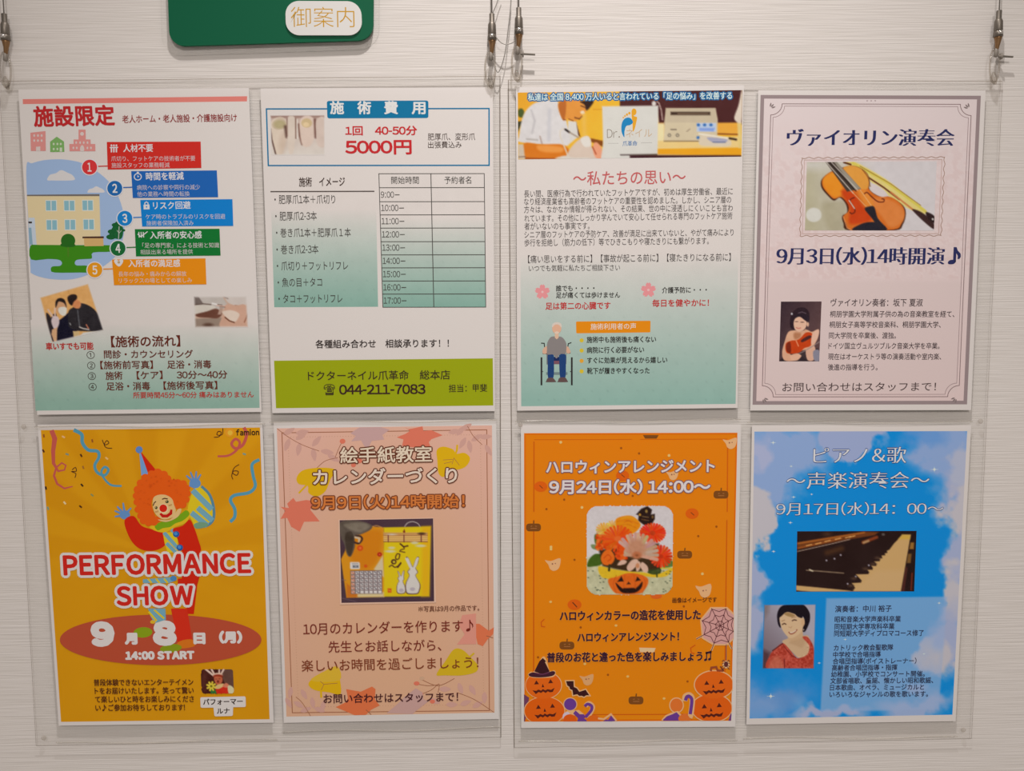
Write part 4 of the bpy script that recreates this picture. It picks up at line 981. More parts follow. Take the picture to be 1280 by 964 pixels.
for x, y, a in ((1060,60,-50), (1070,130,120), (1110,150,80), (1150,100,-30), (1200,95,-5), (1215,170,60), (1090,40,-30), (1025,65,-10)): leaf(x, y, 36, 14, a, LV)
p.line([(28,48), (90,95), (170,140), (265,175)], 3, TH, smooth=True); p.line([(252,270), (300,230), (370,212)], 3, TH, smooth=True); p.line([(355,210), (375,160), (395,120)], 3, TH, smooth=True); p.line([(1097,34), (1130,90), (1180,140)], 3, TH, smooth=True)
p.ell(396, 120, 16, 14, CO); p.ell(490, 230, 16, 14, CO); p.ell(457, 254, 14, 12, CO)
p.poly([(490,42), (610,40), (660,55), (620,85), (630,110), (560,118), (545,150), (520,150), (500,115), (445,120), (470,90), (440,75)], (192,154,150))
def maple(P, c): p.poly(P, c)
maple([(745,40), (765,52), (790,48), (845,36), (850,62), (895,58), (958,86), (895,108), (880,125), (890,150), (800,155), (730,145), (738,110), (700,98), (750,78), (775,62)], CO)
maple([(48,488), (95,495), (85,470), (120,438), (135,460), (190,450), (240,455), (215,505), (268,570), (180,572), (155,628), (108,600), (85,550), (48,556), (75,510)], CO)
p.blob([(925,170), (960,150), (1015,165), (1035,190), (1080,185), (1112,215), (1090,260), (1040,280), (985,270), (965,320), (935,300), (928,230)], YE, 4); p.line([(1040,140), (1038,170), (1020,215)], 11, YE)
p.line([(1022,212), (1010,250)], 2.5, TH); p.line([(960,225), (1015,222)], 2.5, TH); p.line([(965,245), (1010,235)], 2.5, TH); p.line([(1022,215), (1052,255)], 2.5, TH)
p.blob([(138,325), (170,285), (240,270), (320,270), (360,285), (330,330), (300,400), (250,430), (205,410), (200,370), (150,360)], YE, 4); p.line([(150,412), (190,370), (235,325)], 10, YE)
p.z = Z(350, 780, 4.655)
for x, y, a in ((60,400,100), (140,410,60), (190,460,80), (150,500,-20), (230,500,20), (50,460,60), (250,480,100), (110,470,30)): leaf(x, y, 34, 14, a, LV)
for x, y, a in ((960,380,0), (1050,375,70), (1120,385,60), (1190,430,90), (1080,460,-20), (1150,470,-30), (1000,470,0), (900,450,20)): leaf(x, y, 34, 15, a, LV)
p.line([(92,425), (130,460), (178,537)], 3, TH, smooth=True); p.line([(1030,400), (1130,440), (1245,515)], 3, TH, smooth=True)
p.line([(825,325), (920,360), (1015,318)], 3.2, TH, smooth=True); p.line([(795,350), (860,360), (920,355)], 3.2, TH, smooth=True); p.line([(820,410), (880,385), (925,350), (920,400)], 3.2, TH, smooth=True)
p.ell(795,347,17,12,CO); p.ell(826,317,15,11,(200,160,130)); p.ell(818,408,16,12,CO); p.ell(887,452,15,12,CO)
p.poly([(620,520), (680,470), (720,430), (790,375), (830,400), (835,440), (865,450), (800,500), (770,525)], (192,152,144))
p.blob([(165,350), (200,310), (260,275), (330,250), (350,330), (352,410), (290,400), (200,385)], YE, 4); p.blob([(180,330), (260,275), (335,248), (345,330)], (212,172,50), 4); p.line([(238,385), (240,430)], 12, YE); p.line([(235,335), (255,352), (240,385)], 3, TH); p.line([(255,352), (335,345)], 3, TH)
maple([(385,380), (440,390), (470,395), (535,365), (556,380), (552,440), (580,475), (530,500), (500,530), (435,532), (325,485), (385,455), (395,430)], (214,110,66)); p.line([(500,500), (530,528)], 4, TH)
p.blob([(910,295), (960,220), (1010,150), (1060,150), (1110,195), (1150,240), (1140,280), (1060,300), (960,300)], (204,168,30), 4); p.line([(1130,170), (1085,210)], 10, (204,168,30))
maple([(1135,0), (1160,0), (1215,40), (1245,20), (1240,60), (1208,90), (1180,130), (1150,118), (1138,60)], (214,112,74)); maple([(1060,-50), (1140,-60), (1142,118), (1030,120), (1075,60), (1040,10)], (214,142,124)); p.line([(1200,70), (1240,82)], 4, TH)
p.build('peach_ground_with_leaves', po)
p = Print(base=260); p.z = Z(420, 642, 8.03)
p.poly([(22,60), (980,40), (1005,895), (40,915)], (216,176,152))
cv = Canvas([(36,68), (975,50), (985,882), (55,898)], 130, 112, (74,52,62))
cv.noise(6, 200, 81)
cv.poly([(50,460), (90,380), (130,200), (350,130), (480,140), (490,835), (105,845)], (210,140,26), 5)
cv.poly([(480,140), (950,130), (935,830), (480,835)], (214,186,20), 4); cv.poly([(865,135), (950,130), (935,830), (860,832)], (218,168,20), 40)
cv.blob([(200,200), (420,160), (470,250), (400,500), (250,560), (120,400)], (204,118,14), 60, 0.8); cv.poly([(470,420), (480,640), (380,560), (420,500)], (206,186,150), 16); cv.poly([(210,805), (480,790), (480,838), (210,840)], (212,190,140), 20)
cv.poly([(105,700), (210,780), (215,840), (108,845)], (196,110,30), 20)
cv.blob([(40,90), (200,70), (350,110), (350,160), (250,210), (190,230), (190,330), (150,430), (110,410), (80,300), (50,240)], (92,80,70), 10)
cv.blob([(80,110), (250,90), (340,130), (250,190), (140,160)], (128,116,100), 24, 0.8); cv.blob([(90,220), (150,180), (180,260), (150,420), (110,380)], (66,54,44), 14)
cv.noise(12, 50, 82, cv.mask([(40,80), (340,90), (200,300), (60,300)], 20))
cv.line(catmull([(200,225), (245,230), (262,260), (230,300), (185,290)], False), 18, (60,40,40), 6); cv.line([(195,240), (235,250), (230,280)], 20, (196,176,150), 6)
cv.ell(242,348,30,28,(206,70,20),5); cv.ell(242,348,14,12,(220,110,50),6); cv.ell(438,411,24,22,(178,36,20),5); cv.ell(438,412,7,6,(220,110,50),4); cv.ell(298,528,17,16,(206,80,20),5)
cv.poly([(475,190), (920,190), (918,285), (478,285)], (216,172,100), 4)
for y, c in ((200,(150,90,50)), (218,(120,50,40)), (240,(190,140,80)), (262,(190,140,80)), (284,(110,44,40))): cv.line([(478,y), (918,y)], 5, c, 4)
for x in (525, 682, 855): cv.line([(x,218), (x,284)], 9, (100,40,44), 4)
cv.ell(860, 202, 38, 12, (80,50,30), 5); cv.ell(560, 210, 40, 6, (214,206,190), 6)
for x, y, w_ in ((545,380,52), (558,345,34), (790,295,38), (850,325,52)): cv.ell(x, y, w_, 13, (206,196,150), 6)
cv.line(catmull([(690,130), (720,95), (770,82), (820,100), (842,130)], False), 6, (206,196,186), 4); cv.line(catmull([(370,130), (410,122), (460,140)], False), 6, (206,150,80), 4)
cv.ell(684, 182, 11, 12, (120,44,34), 4); cv.line([(686,160), (684,180)], 5, (120,44,34), 4)
INKD = (60, 22, 30)
cv.line([(645,305), (680,335), (720,325)], 13, INKD, 4); cv.line([(680,335), (685,355), (650,365), (640,380), (665,385), (690,390)], 8, INKD, 4)
cv.line(catmull([(640,410), (615,405), (598,440), (610,462), (632,450), (640,415)], False), 10, INKD, 4); cv.ell(580, 485, 27, 26, INKD, 4); cv.ell(582, 486, 14, 13, (200,180,40), 4); cv.line(catmull([(535,535), (560,520), (590,540), (625,525), (650,495)], False), 10, INKD, 4)
cv.line([(620,540), (650,500)], 14, INKD, 4)
# two rabbits
def rab(pts):
    P = catmull(pts, True, 4); cv.poly(P, (64,30,40), 3); 
    c = P.mean(0); cv.poly(c+(P-c)*np.array([0.92, 0.965]), (206,198,190), 3)
rab([(705,450), (722,440), (760,520), (775,530), (805,450), (830,438), (822,500), (800,545), (822,590), (800,625), (845,710), (840,770), (815,808), (720,808), (698,770), (700,700), (735,625), (718,585), (740,545)])
rab([(618,580), (632,590), (648,625), (660,620), (672,585), (685,575), (680,630), (682,660), (672,685), (695,740), (690,800), (620,802), (608,750), (620,700), (632,680), (620,650), (632,630)])
cv.line([(705,455), (745,540)], 20, (206,198,190), 4); cv.line([(822,450), (795,530)], 18, (206,198,190), 4)
cv.ell(768, 760, 26, 18, (176,164,170), 6); cv.ell(656, 772, 24, 18, (176,164,170), 6)
cv.poly([(518,752), (556,752), (556,795), (520,795)], (206,84,20), 4); cv.line([(530,770), (545,778)], 5, (230,170,60), 3)
cv.poly(rrect([(140,488), (238,488), (240,560), (142,560)], 12, 3), (212,204,198), 4); cv.line([(165,505), (220,505)], 6, (130,120,120), 4); cv.poly([(168,520), (225,520), (225,545), (168,545)], (96,100,110), 4); cv.line([(190,532), (205,532)], 6, (206,200,200), 3)
cv.poly([(145,575), (462,572), (464,806), (150,808)], (90,70,72), 3)
rr = random.Random(5)
for r_ in range(6):
    for c_ in range(7):
        x, y = 150+c_*44.8+r_*0.8, 580+r_*38.5; cv.poly([(x,y), (x+36,y), (x+36,y+31), (x,y+31)], (210,202,198) if c_ else (206,170,150), 3)
        if not (r_ == 5 and c_ > 1): cv.line([(x+8+rr.random()*6,y+8+rr.random()*5), (x+24+rr.random()*6,y+16+rr.random()*8)], 8, (60,56,66) if c_ else (190,100,80), 4, 0.85)
cv.line([(60,665), (98,670)], 4, (120,100,110), 3); cv.line([(60,850), (200,885)], 4, (110,90,100), 3)
p.canvas(cv); p.build('photo_of_rabbit_calendar', po)
p = Print(base=240)
OB = (98, 46, 26)
p.text('絵手紙教室', 425.5, 569.8, 539.5, 568, 18.5, (220,200,176), off=0.018, outline=(OB, 1.35))
p.text('カレンダーづくり', 391.5, 597.3, 571, 594.6, 18.5, (220,200,182), off=0.022, outline=(OB, 1.35))
p.part('title_lettering', po); p.text('9月9日(火)14時開始！', 389.5, 629, 580.5, 626.6, 16, (206,118,56), off=0.022, outline=((118,56,30), 1.25))
p.part('date_lettering', po); p.text('※写真は9月の作品です。', 523, 761.8, 599, 760.2, 6.8, OB, off=0.010)
MR = (116, 38, 26)
p.text('10月のカレンダーを作ります♪', 379, 787, 591.5, 782.6, 14.2, MR, off=0.006); p.text('先生とお話しながら、', 410.5, 809.2, 551.5, 807, 13.6, MR, off=0.006)
p.text('楽しいお時間を過ごしましょう！', 377, 833, 598, 828.4, 13.8, (122,52,26), off=0.006); p.text('お問い合わせはスタッフまで！', 404.5, 874, 572.5, 871.4, 11, (70,24,30), off=0.018)
p.build('notice_lettering', po)

# ---- lower third: halloween arrangement
po = poster([(651,531.6), (926.5,530.8), (919.2,908.7), (651.4,910.3)],
            'orange Halloween flower arrangement poster with stacked pumpkins in its bottom corners')
p = Print()
cv = Canvas([(655,541.6), (921.8,541), (914,901.2), (655.4,902.4)], 70, 90, (222,118,8))
cv.grad((0,541), (230,122,2), (0,902), (226,128,8)); p.canvas(cv)
DO = (204,92,8)
p.line([(667.5,549.8), (790,549.4)], 1.0, DO); p.line([(800,549.4), (909,549)], 1.0, DO); p.line([(909.6,551), (909,640)], 1.6, DO); p.line([(908.6,650), (906,850)], 1.6, DO); p.line([(667.5,552), (667.3,640)], 1.8, DO); p.line([(667.2,650), (667,890)], 1.8, DO); p.line([(700,893.6), (905,893)], 1.4, DO)
p.line([(656.6,543), (920.4,542.4), (912.8,899.8), (656.8,901)], 1.6, (216,104,8), closed=True)
p.z = Z(630, 520, 3.879)
BRN = (122,70,24); CR = (226,178,116)
def mini_pumpkin(x, y, c=BRN, s_=1.0):
    p.poly(rrect([(x-36*s_,y-18*s_), (x+36*s_,y-18*s_), (x+36*s_,y+20*s_), (x-36*s_,y+20*s_)], 15*s_, 4), c); p.line([(x+2,y-32*s_), (x,y-16*s_)], 6, c)
    p.line([(x-14*s_,y+6), (x+16*s_,y+6)], 3, (170,110,60)); p.line([(x-14*s_,y-4), (x-6*s_,y-6)], 3, (170,110,60)); p.line([(x+8*s_,y-6), (x+16*s_,y-4)], 3, (170,110,60))
p.poly([(674,93), (750,93), (740,110), (684,110)], BRN)
for x, y in ((1052,381), (143,540), (876,672)): mini_pumpkin(x, y)
for x, y in ((178,343), (912,474), (575,290)): p.ell(x, y, 32, 26, (216,92,12)); p.line([(x-6,y-6), (x+10,y+8)], 4, (130,60,20))
def ghost(x, y, s_=1.0, c=(222,170,120)):
    p.blob([(x-38*s_,y-22*s_), (x-10*s_,y-18*s_), (x+34*s_,y-32*s_), (x+36*s_,y-6*s_), (x+26*s_,y+20*s_), (x+4*s_,y+30*s_), (x-14*s_,y+20*s_), (x-22*s_,y)], c, 4); p.ell(x-2*s_, y-4*s_, 4, 4, (150,90,70), n=8); p.ell(x+12*s_, y-6*s_, 3, 3, (150,90,70), n=8)
ghost(237, 722); ghost(966, 846); ghost(1095, 134, 0.9); ghost(815, 288, 0.8)
for x, y in ((275,128), (800,192), (378,444), (228,636), (962,766), (228,646+0)): p.ell(x, y, 7, 7, (228,186,110), n=8)
for x, y in ((568,156), (292,406), (624,388), (1030,537), (206,452), (342,698), (942,583), (655,182)): p.ell(x, y, 6, 6, (160,76,14), n=6)
p.z = Z(630, 720, 3.879)
p.ell(342, 140, 34, 26, (216,92,12)); p.line([(332,128), (354,152)], 5, (100,50,20)); p.ell(738, 98, 28, 14, (216,96,30))
mini_pumpkin(305, 337); mini_pumpkin(640, 603); ghost(968, 76); ghost(400, 505, 0.9, (214,158,104)); p.poly([(655,348), (735,350), (728,372), (660,370)], (224,186,140))
for x, y in ((543,241), (226,126), (600,488), (776,595), (392,427)): p.ell(x, y, 7, 6, (228,180,100), n=8)
for x, y in ((372,250), (504,480), (890,512), (872,148), (165,395)): p.ell(x, y, 6, 6, (160,76,14), n=6)
for P in ([(196,210), (180,225), (182,245), (200,248)], [(928,335), (905,350), (908,372), (925,378)]): p.line(P, 5, (206,84,14))
p.build('orange_ground_with_motifs', po)
p = Print(base=150)
OL = (228,172,120); PO = (220,98,18); PB = (84,30,20); PU = (104,56,138)
def jack(face, cx, cy, rx, ry, fx, c=PO):
    p.ell(cx, cy, rx+8, ry+8, OL, n=34); p.ell(cx, cy, rx, ry, c, n=34)
def face_on(cx, cy, s_):
    for dx, dy in ((-78,-22), (92,-36)): p.poly([(cx+dx*s_-28*s_, cy+dy*s_+24*s_), (cx+dx*s_, cy+dy*s_-28*s_), (cx+dx*s_+32*s_, cy+dy*s_+20*s_)], PB)
    p.poly([(cx-14*s_,cy+36*s_), (cx-2*s_,cy-8*s_), (cx+18*s_,cy+34*s_)], PB)
    a = [(-125,72), (-80,78), (-52,62), (-20,76), (0,56), (28,72), (60,58), (98,66), (142,42)]; b = [(120,92), (84,96), (60,84), (34,104), (4,86), (-22,104), (-50,92), (-84,118)]
    p.poly([(cx+x*s_, cy+y*s_) for x, y in a+b], PB)
p.z = Z(650, 810, 9.638)
p.poly([(48,560), (110,600), (60,886), (48,886)], (110,60,90))
def clipbot(P, yb, x0=50, xr=1e9):
    P = np.array(P, float); P[:, 1] = np.minimum(P[:, 1], yb); P[:, 0] = np.clip(P[:, 0], x0, xr); return P
p.poly(clipbot(ellpts(285, 450, 222, 172, 0, 50), 886, 49), OL); p.poly(clipbot(ellpts(295, 760, 250, 175, 0, 50), 886, 49), OL); p.poly(clipbot(ellpts(295, 760, 240, 168, 0, 50), 886), (218,92,10)); p.poly(clipbot(ellpts(283, 450, 214, 164, 0, 50), 886), PO)
face_on(275, 440, 1.0); face_on(298, 735, 1.0)
p.blob([(96,325), (130,288), (170,280), (270,110), (320,150), (355,275), (410,272), (430,300), (400,350), (280,362), (150,358)], OL, 5)
p.poly([(172,285), (235,160), (275,122), (318,165), (300,170), (358,285), (270,320)], (56,22,28)); p.blob([(102,322), (140,298), (180,298), (270,322), (350,292), (400,280), (424,298), (395,336), (270,356), (140,350)], (64,28,44), 4); p.line([(180,300), (268,318), (350,295)], 12, (104,50,80), smooth=True)
BT = [(555,402), (645,400), (648,470), (685,488), (715,530), (790,505), (835,572), (800,572), (770,590), (745,578), (715,580), (690,560), (640,570), (632,510), (600,495), (596,470), (570,455)]
p.line(BT, 26, OL, closed=True); p.poly(BT, (58,22,24))
p.ell(605, 680, 84, 82, OL); p.line([(560,790), (700,780), (760,830)], 60, OL); p.line([(790,700), (830,670), (875,710), (850,780), (800,840)], 56, OL, smooth=True)
p.blob([(520,800), (570,770), (600,800), (560,850), (520,860)], (206,186,196), 4)
p.ell(605, 680, 74, 72, PU); p.poly([(640,790), (670,755), (720,800), (770,800), (790,840), (770,850), (830,886), (690,886), (700,850)], PU); p.line([(780,705), (815,678), (862,700), (862,745), (830,790), (790,835)], 36, PU, smooth=True)
p.poly(clipbot(ellpts(600, 870, 80, 70, 0, 30), 886), (216,88,16)); p.poly(clipbot(ellpts(890, 880, 90, 70, 0, 30), 886), (216,100,24))
p.line([(940,850), (1010,860), (1095,800), (1160,880)], 22, OL); p.poly([(1000,884), (1040,862), (1060,870), (1098,815), (1150,880), (1100,886)], PU)
p.part('pumpkins_with_witch_hat', po); p.z = Z(820, 745, 5.845)                        # right corner group and web
p.ell(150, 800, 54, 58, OL); p.poly(clipbot(ellpts(424, 650, 148, 108, 0, 50), 912, 0, 560), OL); p.poly(clipbot(ellpts(408, 820, 152, 108, 0, 50), 912, 0, 556), OL)
p.poly([(545,860), (552,862), (548,912), (530,912)], (110,60,120))
p.poly(clipbot(ellpts(408, 820, 146, 100, 0, 50), 912, 0, 552), (218,92,14)); p.poly(clipbot(ellpts(424, 650, 140, 100, 0, 50), 912, 0, 558), PO)
def face2(cx, cy, s_): face_on(cx, cy, s_)
face2(418, 650, 0.62); face2(402, 822, 0.64)
p.line([(400,550), (405,525), (440,520), (450,545), (490,548)], 16, (150,70,40)); p.line([(470,515), (495,550)], 10, (110,50,40))
p.line([(210,770), (215,735), (245,725), (265,760), (255,860), (245,890)], 40, OL, smooth=True); p.line([(215,765), (225,738), (245,735), (262,765), (250,865)], 24, PU, smooth=True)
p.ell(150, 800, 46, 50, (218,112,44)); p.poly([(40,905), (70,872), (110,855), (160,840), (195,880), (200,912), (45,912)], OL); p.poly([(52,905), (80,880), (120,865), (150,850), (178,880), (172,912), (52,912)], PU); p.blob([(170,880), (220,860), (250,900), (240,912), (170,912)], (216,110,44), 3)
p.part('pumpkins_with_candy_cane', po); WB = [(405,92), (512,92), (568,140), (566,310), (515,352), (425,352), (345,305), (332,180)]
p.line([(295,315), (345,290)], 14, OL); p.line([(405,400), (425,350)], 14, OL); p.line([(555,388), (530,345)], 14, OL)
p.poly(rrect([(0,0),(1,0),(1,1),(0,1)], .1, 2)*0+np.array([450,220]), OL) if False else None
p.poly([(398,82), (520,82), (570,128), (568,318), (520,362), (420,362), (336,312), (322,176)], OL); p.poly(WB, (206,152,146))
cw = np.array([470,218]); WN = (92,44,48)
ends = [(405,90), (512,90), (568,162), (568,262), (556,388), (405,400), (295,315), (332,180)]
for e_ in ends: p.line([tuple(cw), e_], 5, WN)
for f_ in (0.28, 0.62, 0.97):
    rp = [cw+(np.array(e_)-cw)*f_*min(1, 140/np.linalg.norm(np.array(e_)-cw)) for e_ in ends]; rp = [np.array([min(a[0],568), a[1]]) for a in rp]
    for i in range(8):
        a, b = rp[i], rp[(i+1) % 8]; m_ = (a+b)/2+(cw-(a+b)/2)*0.16; p.line([a, m_, b], 4.5, WN)
p.line([(514,355), (513,480)], 5, (120,80,90)); p.ell(512, 502, 26, 28, OL); p.ell(512, 500, 15, 20, WN)
for sx in (-1, 1):
    for a in (-38, -12, 16, 42): p.line([(512,500), (512+sx*18,500+a*0.8), (512+sx*30,500+a*0.7+6)], 4, WN)
p.build('spider_web', po)
p = Print(base=150); p.z = Z(725, 625, 7.712)
q0 = [(58,54), (905,52), (898,918), (58,922)]
cv = Canvas(q0, 116, 118, (206,196,196), clip=rrect(q0, 118, 8))
cv.grad((480,54), (204,194,194), (480,560), (210,204,204)); cv.poly([(50,560), (910,540), (910,930), (50,930)], (190,186,150), 40)
cv.noise(16, 40, 91, cv.mask([(50,580), (910,580), (910,930), (50,930)], 30))
cv.poly([(540,140), (590,85), (650,60), (695,95), (685,140), (722,135), (722,185), (690,240), (620,245), (560,200), (565,150)], (40,22,18), 5); cv.ell(640,110,12,16,(150,120,60),4); cv.ell(577,143,12,12,(190,140,50),4); cv.ell(700,165,10,14,(120,90,50),4); cv.line([(600,160), (660,168)], 7, (130,100,60), 4); cv.line([(595,188), (660,200)], 6, (130,90,50), 4)
def leafc(P, c): cv.blob(P, c, 6)
leafc([(140,340), (190,330), (230,400), (220,470), (150,430)], (84,104,44)); leafc([(108,430), (180,440), (170,480), (120,470)], (120,136,90)); leafc([(70,640), (90,570), (150,520), (220,540), (210,620), (130,642)], (66,94,24))
leafc([(640,600), (760,600), (780,700), (730,740), (640,690)], (56,70,30)); leafc([(820,560), (900,600), (895,640), (800,650)], (92,120,56))
cv.poly([(180,480), (760,420), (780,660), (500,700), (220,640)], (60,40,20), 24)
rr = random.Random(8)
def gerb(cx, cy, R_, c, n_, cc, sq=0.9, w_=22, jit=20):
    for k in range(n_):
        a = 2*math.pi*k/n_; t = [c_+rr.uniform(-jit, jit) for c_ in c]; t[2] = max(t[2], 4)
        cv.line([(cx+R_*0.2*math.cos(a), cy+R_*0.2*math.sin(a)*sq), (cx+R_*math.cos(a), cy+R_*math.sin(a)*sq)], w_, t, 8)
    cv.ell(cx, cy, R_*0.24, R_*0.2, cc, 12)
gerb(230, 290, 70, (222,164,66), 16, (206,150,40), w_=18); gerb(310, 250, 50, (222,180,80), 12, (206,160,50), w_=16)
for k in range(60): cv.ell(230+rr.uniform(-70,60), 410+rr.uniform(-70,70), 16, 14, (rr.choice([(220,80,12), (200,60,8), (228,110,40)])), 8)
cv.blob([(340,200), (400,160), (500,155), (570,210), (580,260), (500,330), (380,300)], (224,134,14), 10)
for a, b, c_ in (((360,210),(560,230),(206,104,8)), ((400,180),(520,180),(232,156,40)), ((380,250),(540,270),(206,110,10)), ((430,215),(500,220),(196,90,10))): cv.line(catmull([a, ((a[0]+b[0])/2,a[1]-14), b], False), 9, c_, 10, 0.7)
gerb(365, 375, 140, (228,82,14), 24, (226,100,40), 0.85, 26)
gerb(700, 320, 118, (226,60,16), 26, (190,60,20), 0.75, 22)
gerb(780, 545, 100, (218,58,14), 20, (190,50,14), 1.0, 24)
for k in range(40): cv.ell(400+rr.uniform(-60,60), 510+rr.uniform(-60,60), 20, 16, rr.choice([(220,76,14), (204,56,8), (230,100,30)]), 8)
cv.blob([(200,560), (240,490), (300,490), (335,560), (300,620), (230,625)], (226,104,26), 8); cv.line(catmull([(230,560), (270,530), (300,560), (270,590)], False), 8, (200,70,12), 8)
for k in range(17):
    a = math.radians(-178+k*12.0+rr.uniform(-3,3)); R_ = 200 if k > 2 else 110
    cv.line([(545+50*math.cos(a), 530+50*math.sin(a)), (545+R_*math.cos(a), 530+R_*math.sin(a)*1.0)], 34, (206-rr.random()*22, 166-rr.random()*30, 146-rr.random()*34), 8)
cv.ell(545, 470, 90, 90, (190,134,104), 50); cv.ell(548, 532, 44, 34, (184,108,70), 22); cv.ell(548, 535, 16, 12, (150,84,50), 10)
for P in ([(450,650), (500,580), (560,580), (540,640), (480,690)], [(600,600), (650,640), (655,690), (620,700), (580,640)], [(540,600), (580,600), (580,660), (545,690)], [(360,630), (400,580), (450,590), (430,620)]): cv.blob(P, (212,172,150), 6)
cv.ell(555, 635, 18, 24, (196,130,90), 10)
cv.blob([(175,650), (210,640), (330,670), (480,690), (620,700), (740,720), (890,655), (885,690), (820,740), (680,745), (500,715), (360,760), (230,755), (185,710)], (216,176,36), 8)
cv.line([(700,700), (760,680)], 20, (70,80,30), 8); cv.line([(740,690), (742,740)], 14, (60,70,30), 6); cv.line([(285,630), (280,680)], 20, (50,50,24), 6); cv.line([(780,660), (880,660)], 10, (196,190,40), 8)
cv.blob([(270,770), (360,740), (440,710), (540,710), (640,745), (658,800), (620,870), (560,908), (380,908), (310,870)], (216,98,24), 8)
for x in (350, 430, 520, 600): cv.line(catmull([(x,730), (x+(x-470)*0.25,810), (x,900)], False), 8, (196,76,14), 12, 0.6)
cv.poly([(360,790), (400,735), (420,785)], (30,18,18), 5); cv.poly([(535,785), (552,740), (585,775)], (30,18,18), 5); cv.poly([(450,815), (468,790), (488,812)], (40,20,18), 4)
cv.blob([(345,800), (400,845), (470,850), (550,840), (600,790), (590,850), (530,895), (420,898), (370,860)], (36,16,14), 5); cv.poly([(395,840), (412,858), (425,842)], (216,98,24), 4); cv.poly([(520,845), (535,858), (548,838)], (216,98,24), 4)
for k in range(30):
    x, y = rr.choice([rr.uniform(70,250), rr.uniform(680,880)]), rr.uniform(680,900); cv.ell(x, y, 6, 4, (70,80,60), 5)
cv.noise(7, 24, 92)
p.canvas(cv); p.build('photo_of_flower_basket', po)
p = Print(base=220)
PW2 = (214,202,200); OG = (120,84,96)
p.text('ハロウィンアレンジメント', 683, 584.2, 893, 582.8, 15.6, PW2, off=0.026, outline=(OG, 1.0))
p.text('9月24日(水) 14:00～', 687, 609.3, 887.5, 608.6, 16.4, PW2, off=0.032, outline=(OG, 1.0))
p.part('title_lettering', po); p.text('画像はイメージです', 840.5, 750.8, 896, 749.8, 6.2, (92,44,16), off=0.02)
VK = (54, 24, 44)
p.text('ハロウィンカラーの造花を使用した', 700, 770.4, 875.5, 768.8, 11.6, VK, off=0.035, outline=((226,140,50), 0.45))
p.text('ハロウィンアレンジメント！', 722, 797.2, 848.5, 795.8, 11, VK, off=0.035, outline=((226,140,50), 0.45))
p.text('普段のお花と違った色を楽しみましょう♫', 684, 822.4, 888.5, 820.6, 11.2, VK, off=0.035, outline=((226,140,50), 0.45))
p.build('notice_lettering', po)

# ---- lower right: piano and song recital
po = poster([(940,531.6), (1214,531.6), (1194.5,901.7), (933,906)],
            'blue sky poster with clouds and a photo of piano keys, lower right')
p = Print()
cv = Canvas([(943,539.6), (1209,539), (1190.5,893.6), (937,898.4)], 190, 250, (10,134,216))
X, Y = cv.X+(fbm(cv.X, cv.Y, 26, 101, 5)-0.5)*46, cv.Y+(fbm(cv.X, cv.Y, 26, 111, 5)-0.5)*46
def cloud(cx, cy, rx, ry, c, s_=0.18, a=1.0):
    d = np.hypot((X-cx)/rx, (Y-cy)/ry); cv.mix(np.clip((1-d)/s_, 0, 1)*a, c)
LB = (138,162,204); OW = (188,182,188); PL = (160,168,198)
cloud(960, 590, 52, 60, LB, 0.4); cloud(985, 560, 62, 44, LB, 0.5); cloud(1065, 548, 48, 24, (152,164,200)); cloud(1180, 560, 50, 50, LB, 0.4); cloud(1205, 620, 40, 60, PL, 0.4); cloud(1150, 545, 40, 24, (96,146,206), 0.5, 0.8)
cloud(945, 650, 24, 36, OW); cloud(935, 690, 22, 30, OW); cloud(945, 575, 18, 24, (166,172,202), 0.5); cloud(940, 730, 20, 26, PL, 0.4); cloud(944, 780, 22, 50, PL, 0.5)
cloud(1205, 640, 28, 50, OW, 0.3); cloud(1208, 580, 24, 30, (172,176,196), 0.4); cloud(1200, 700, 26, 40, PL, 0.4); cloud(1196, 745, 24, 36, OW, 0.3); cloud(1190, 800, 34, 60, PL, 0.5); cloud(1170, 820, 30, 30, OW, 0.3)
cloud(975, 870, 62, 36, (104,146,200), 0.8, 0.9); cloud(950, 890, 40, 34, (128,158,204), 0.6, 0.8); cloud(1040, 893, 60, 12, PL, 0.5); cloud(1150, 885, 60, 22, (150,168,204), 0.6)
cv.mix(np.clip((fbm(cv.X, cv.Y, 40, 121, 4)-0.55)*3, 0, 1)*np.clip((cv.Y-830)/30, 0, 1)*0.5, (160,178,210))
cv.mix(cv.mask([(1033,748), (1184,746), (1173.5,887), (1025.5,890)], 1.0)*0.72, (152,172,208))
cv.mix(cv.mask([(1033,748), (1184,746), (1173.5,887), (1025.5,890)], 1.0)*np.clip(1-np.hypot((X-1168)/30, (Y-822)/22), 0, 1)*0.8, OW)
p.canvas(cv); p.k += 2
for x, y, s_ in ((966.5,553.5,4), (989,583,2.5), (1168,587,6), (992,621.5,3), (1014.5,618,2), (988,653.5,3), (967,689.5,3), (1174,754,3), (1056.5,799.5,2.5), (963.5,870.5,6), (1024,829,2.4), (1155,817.5,2)):
    c_ = (196,212,232); p.poly([(x-s_,y), (x,y-0.5), (x+s_,y), (x,y+0.5)], c_); p.poly([(x-0.5,y), (x,y-s_*0.7), (x+0.5,y), (x,y+s_*0.7)], c_); p.ell(x, y, s_*0.28, s_*0.28, (208,216,228), n=8)
p.build('sky_and_cloud_ground', po)
p = Print(base=60); p.z = Z(990, 655, 7.758)
cv = Canvas([(50,72), (1208,68), (1185,655), (40,658)], 160, 84, (38,20,18))
cv.noise(6, 200, 131)
cv.poly([(50,180), (400,120), (700,75), (840,80), (800,110), (500,160), (50,250)], (112,58,24), 16); cv.line([(60,190), (700,85)], 16, (164,92,36), 10); cv.line([(60,235), (480,140)], 14, (150,80,34), 8); cv.line([(50,268), (400,190), (560,150)], 5, (196,170,150), 4)
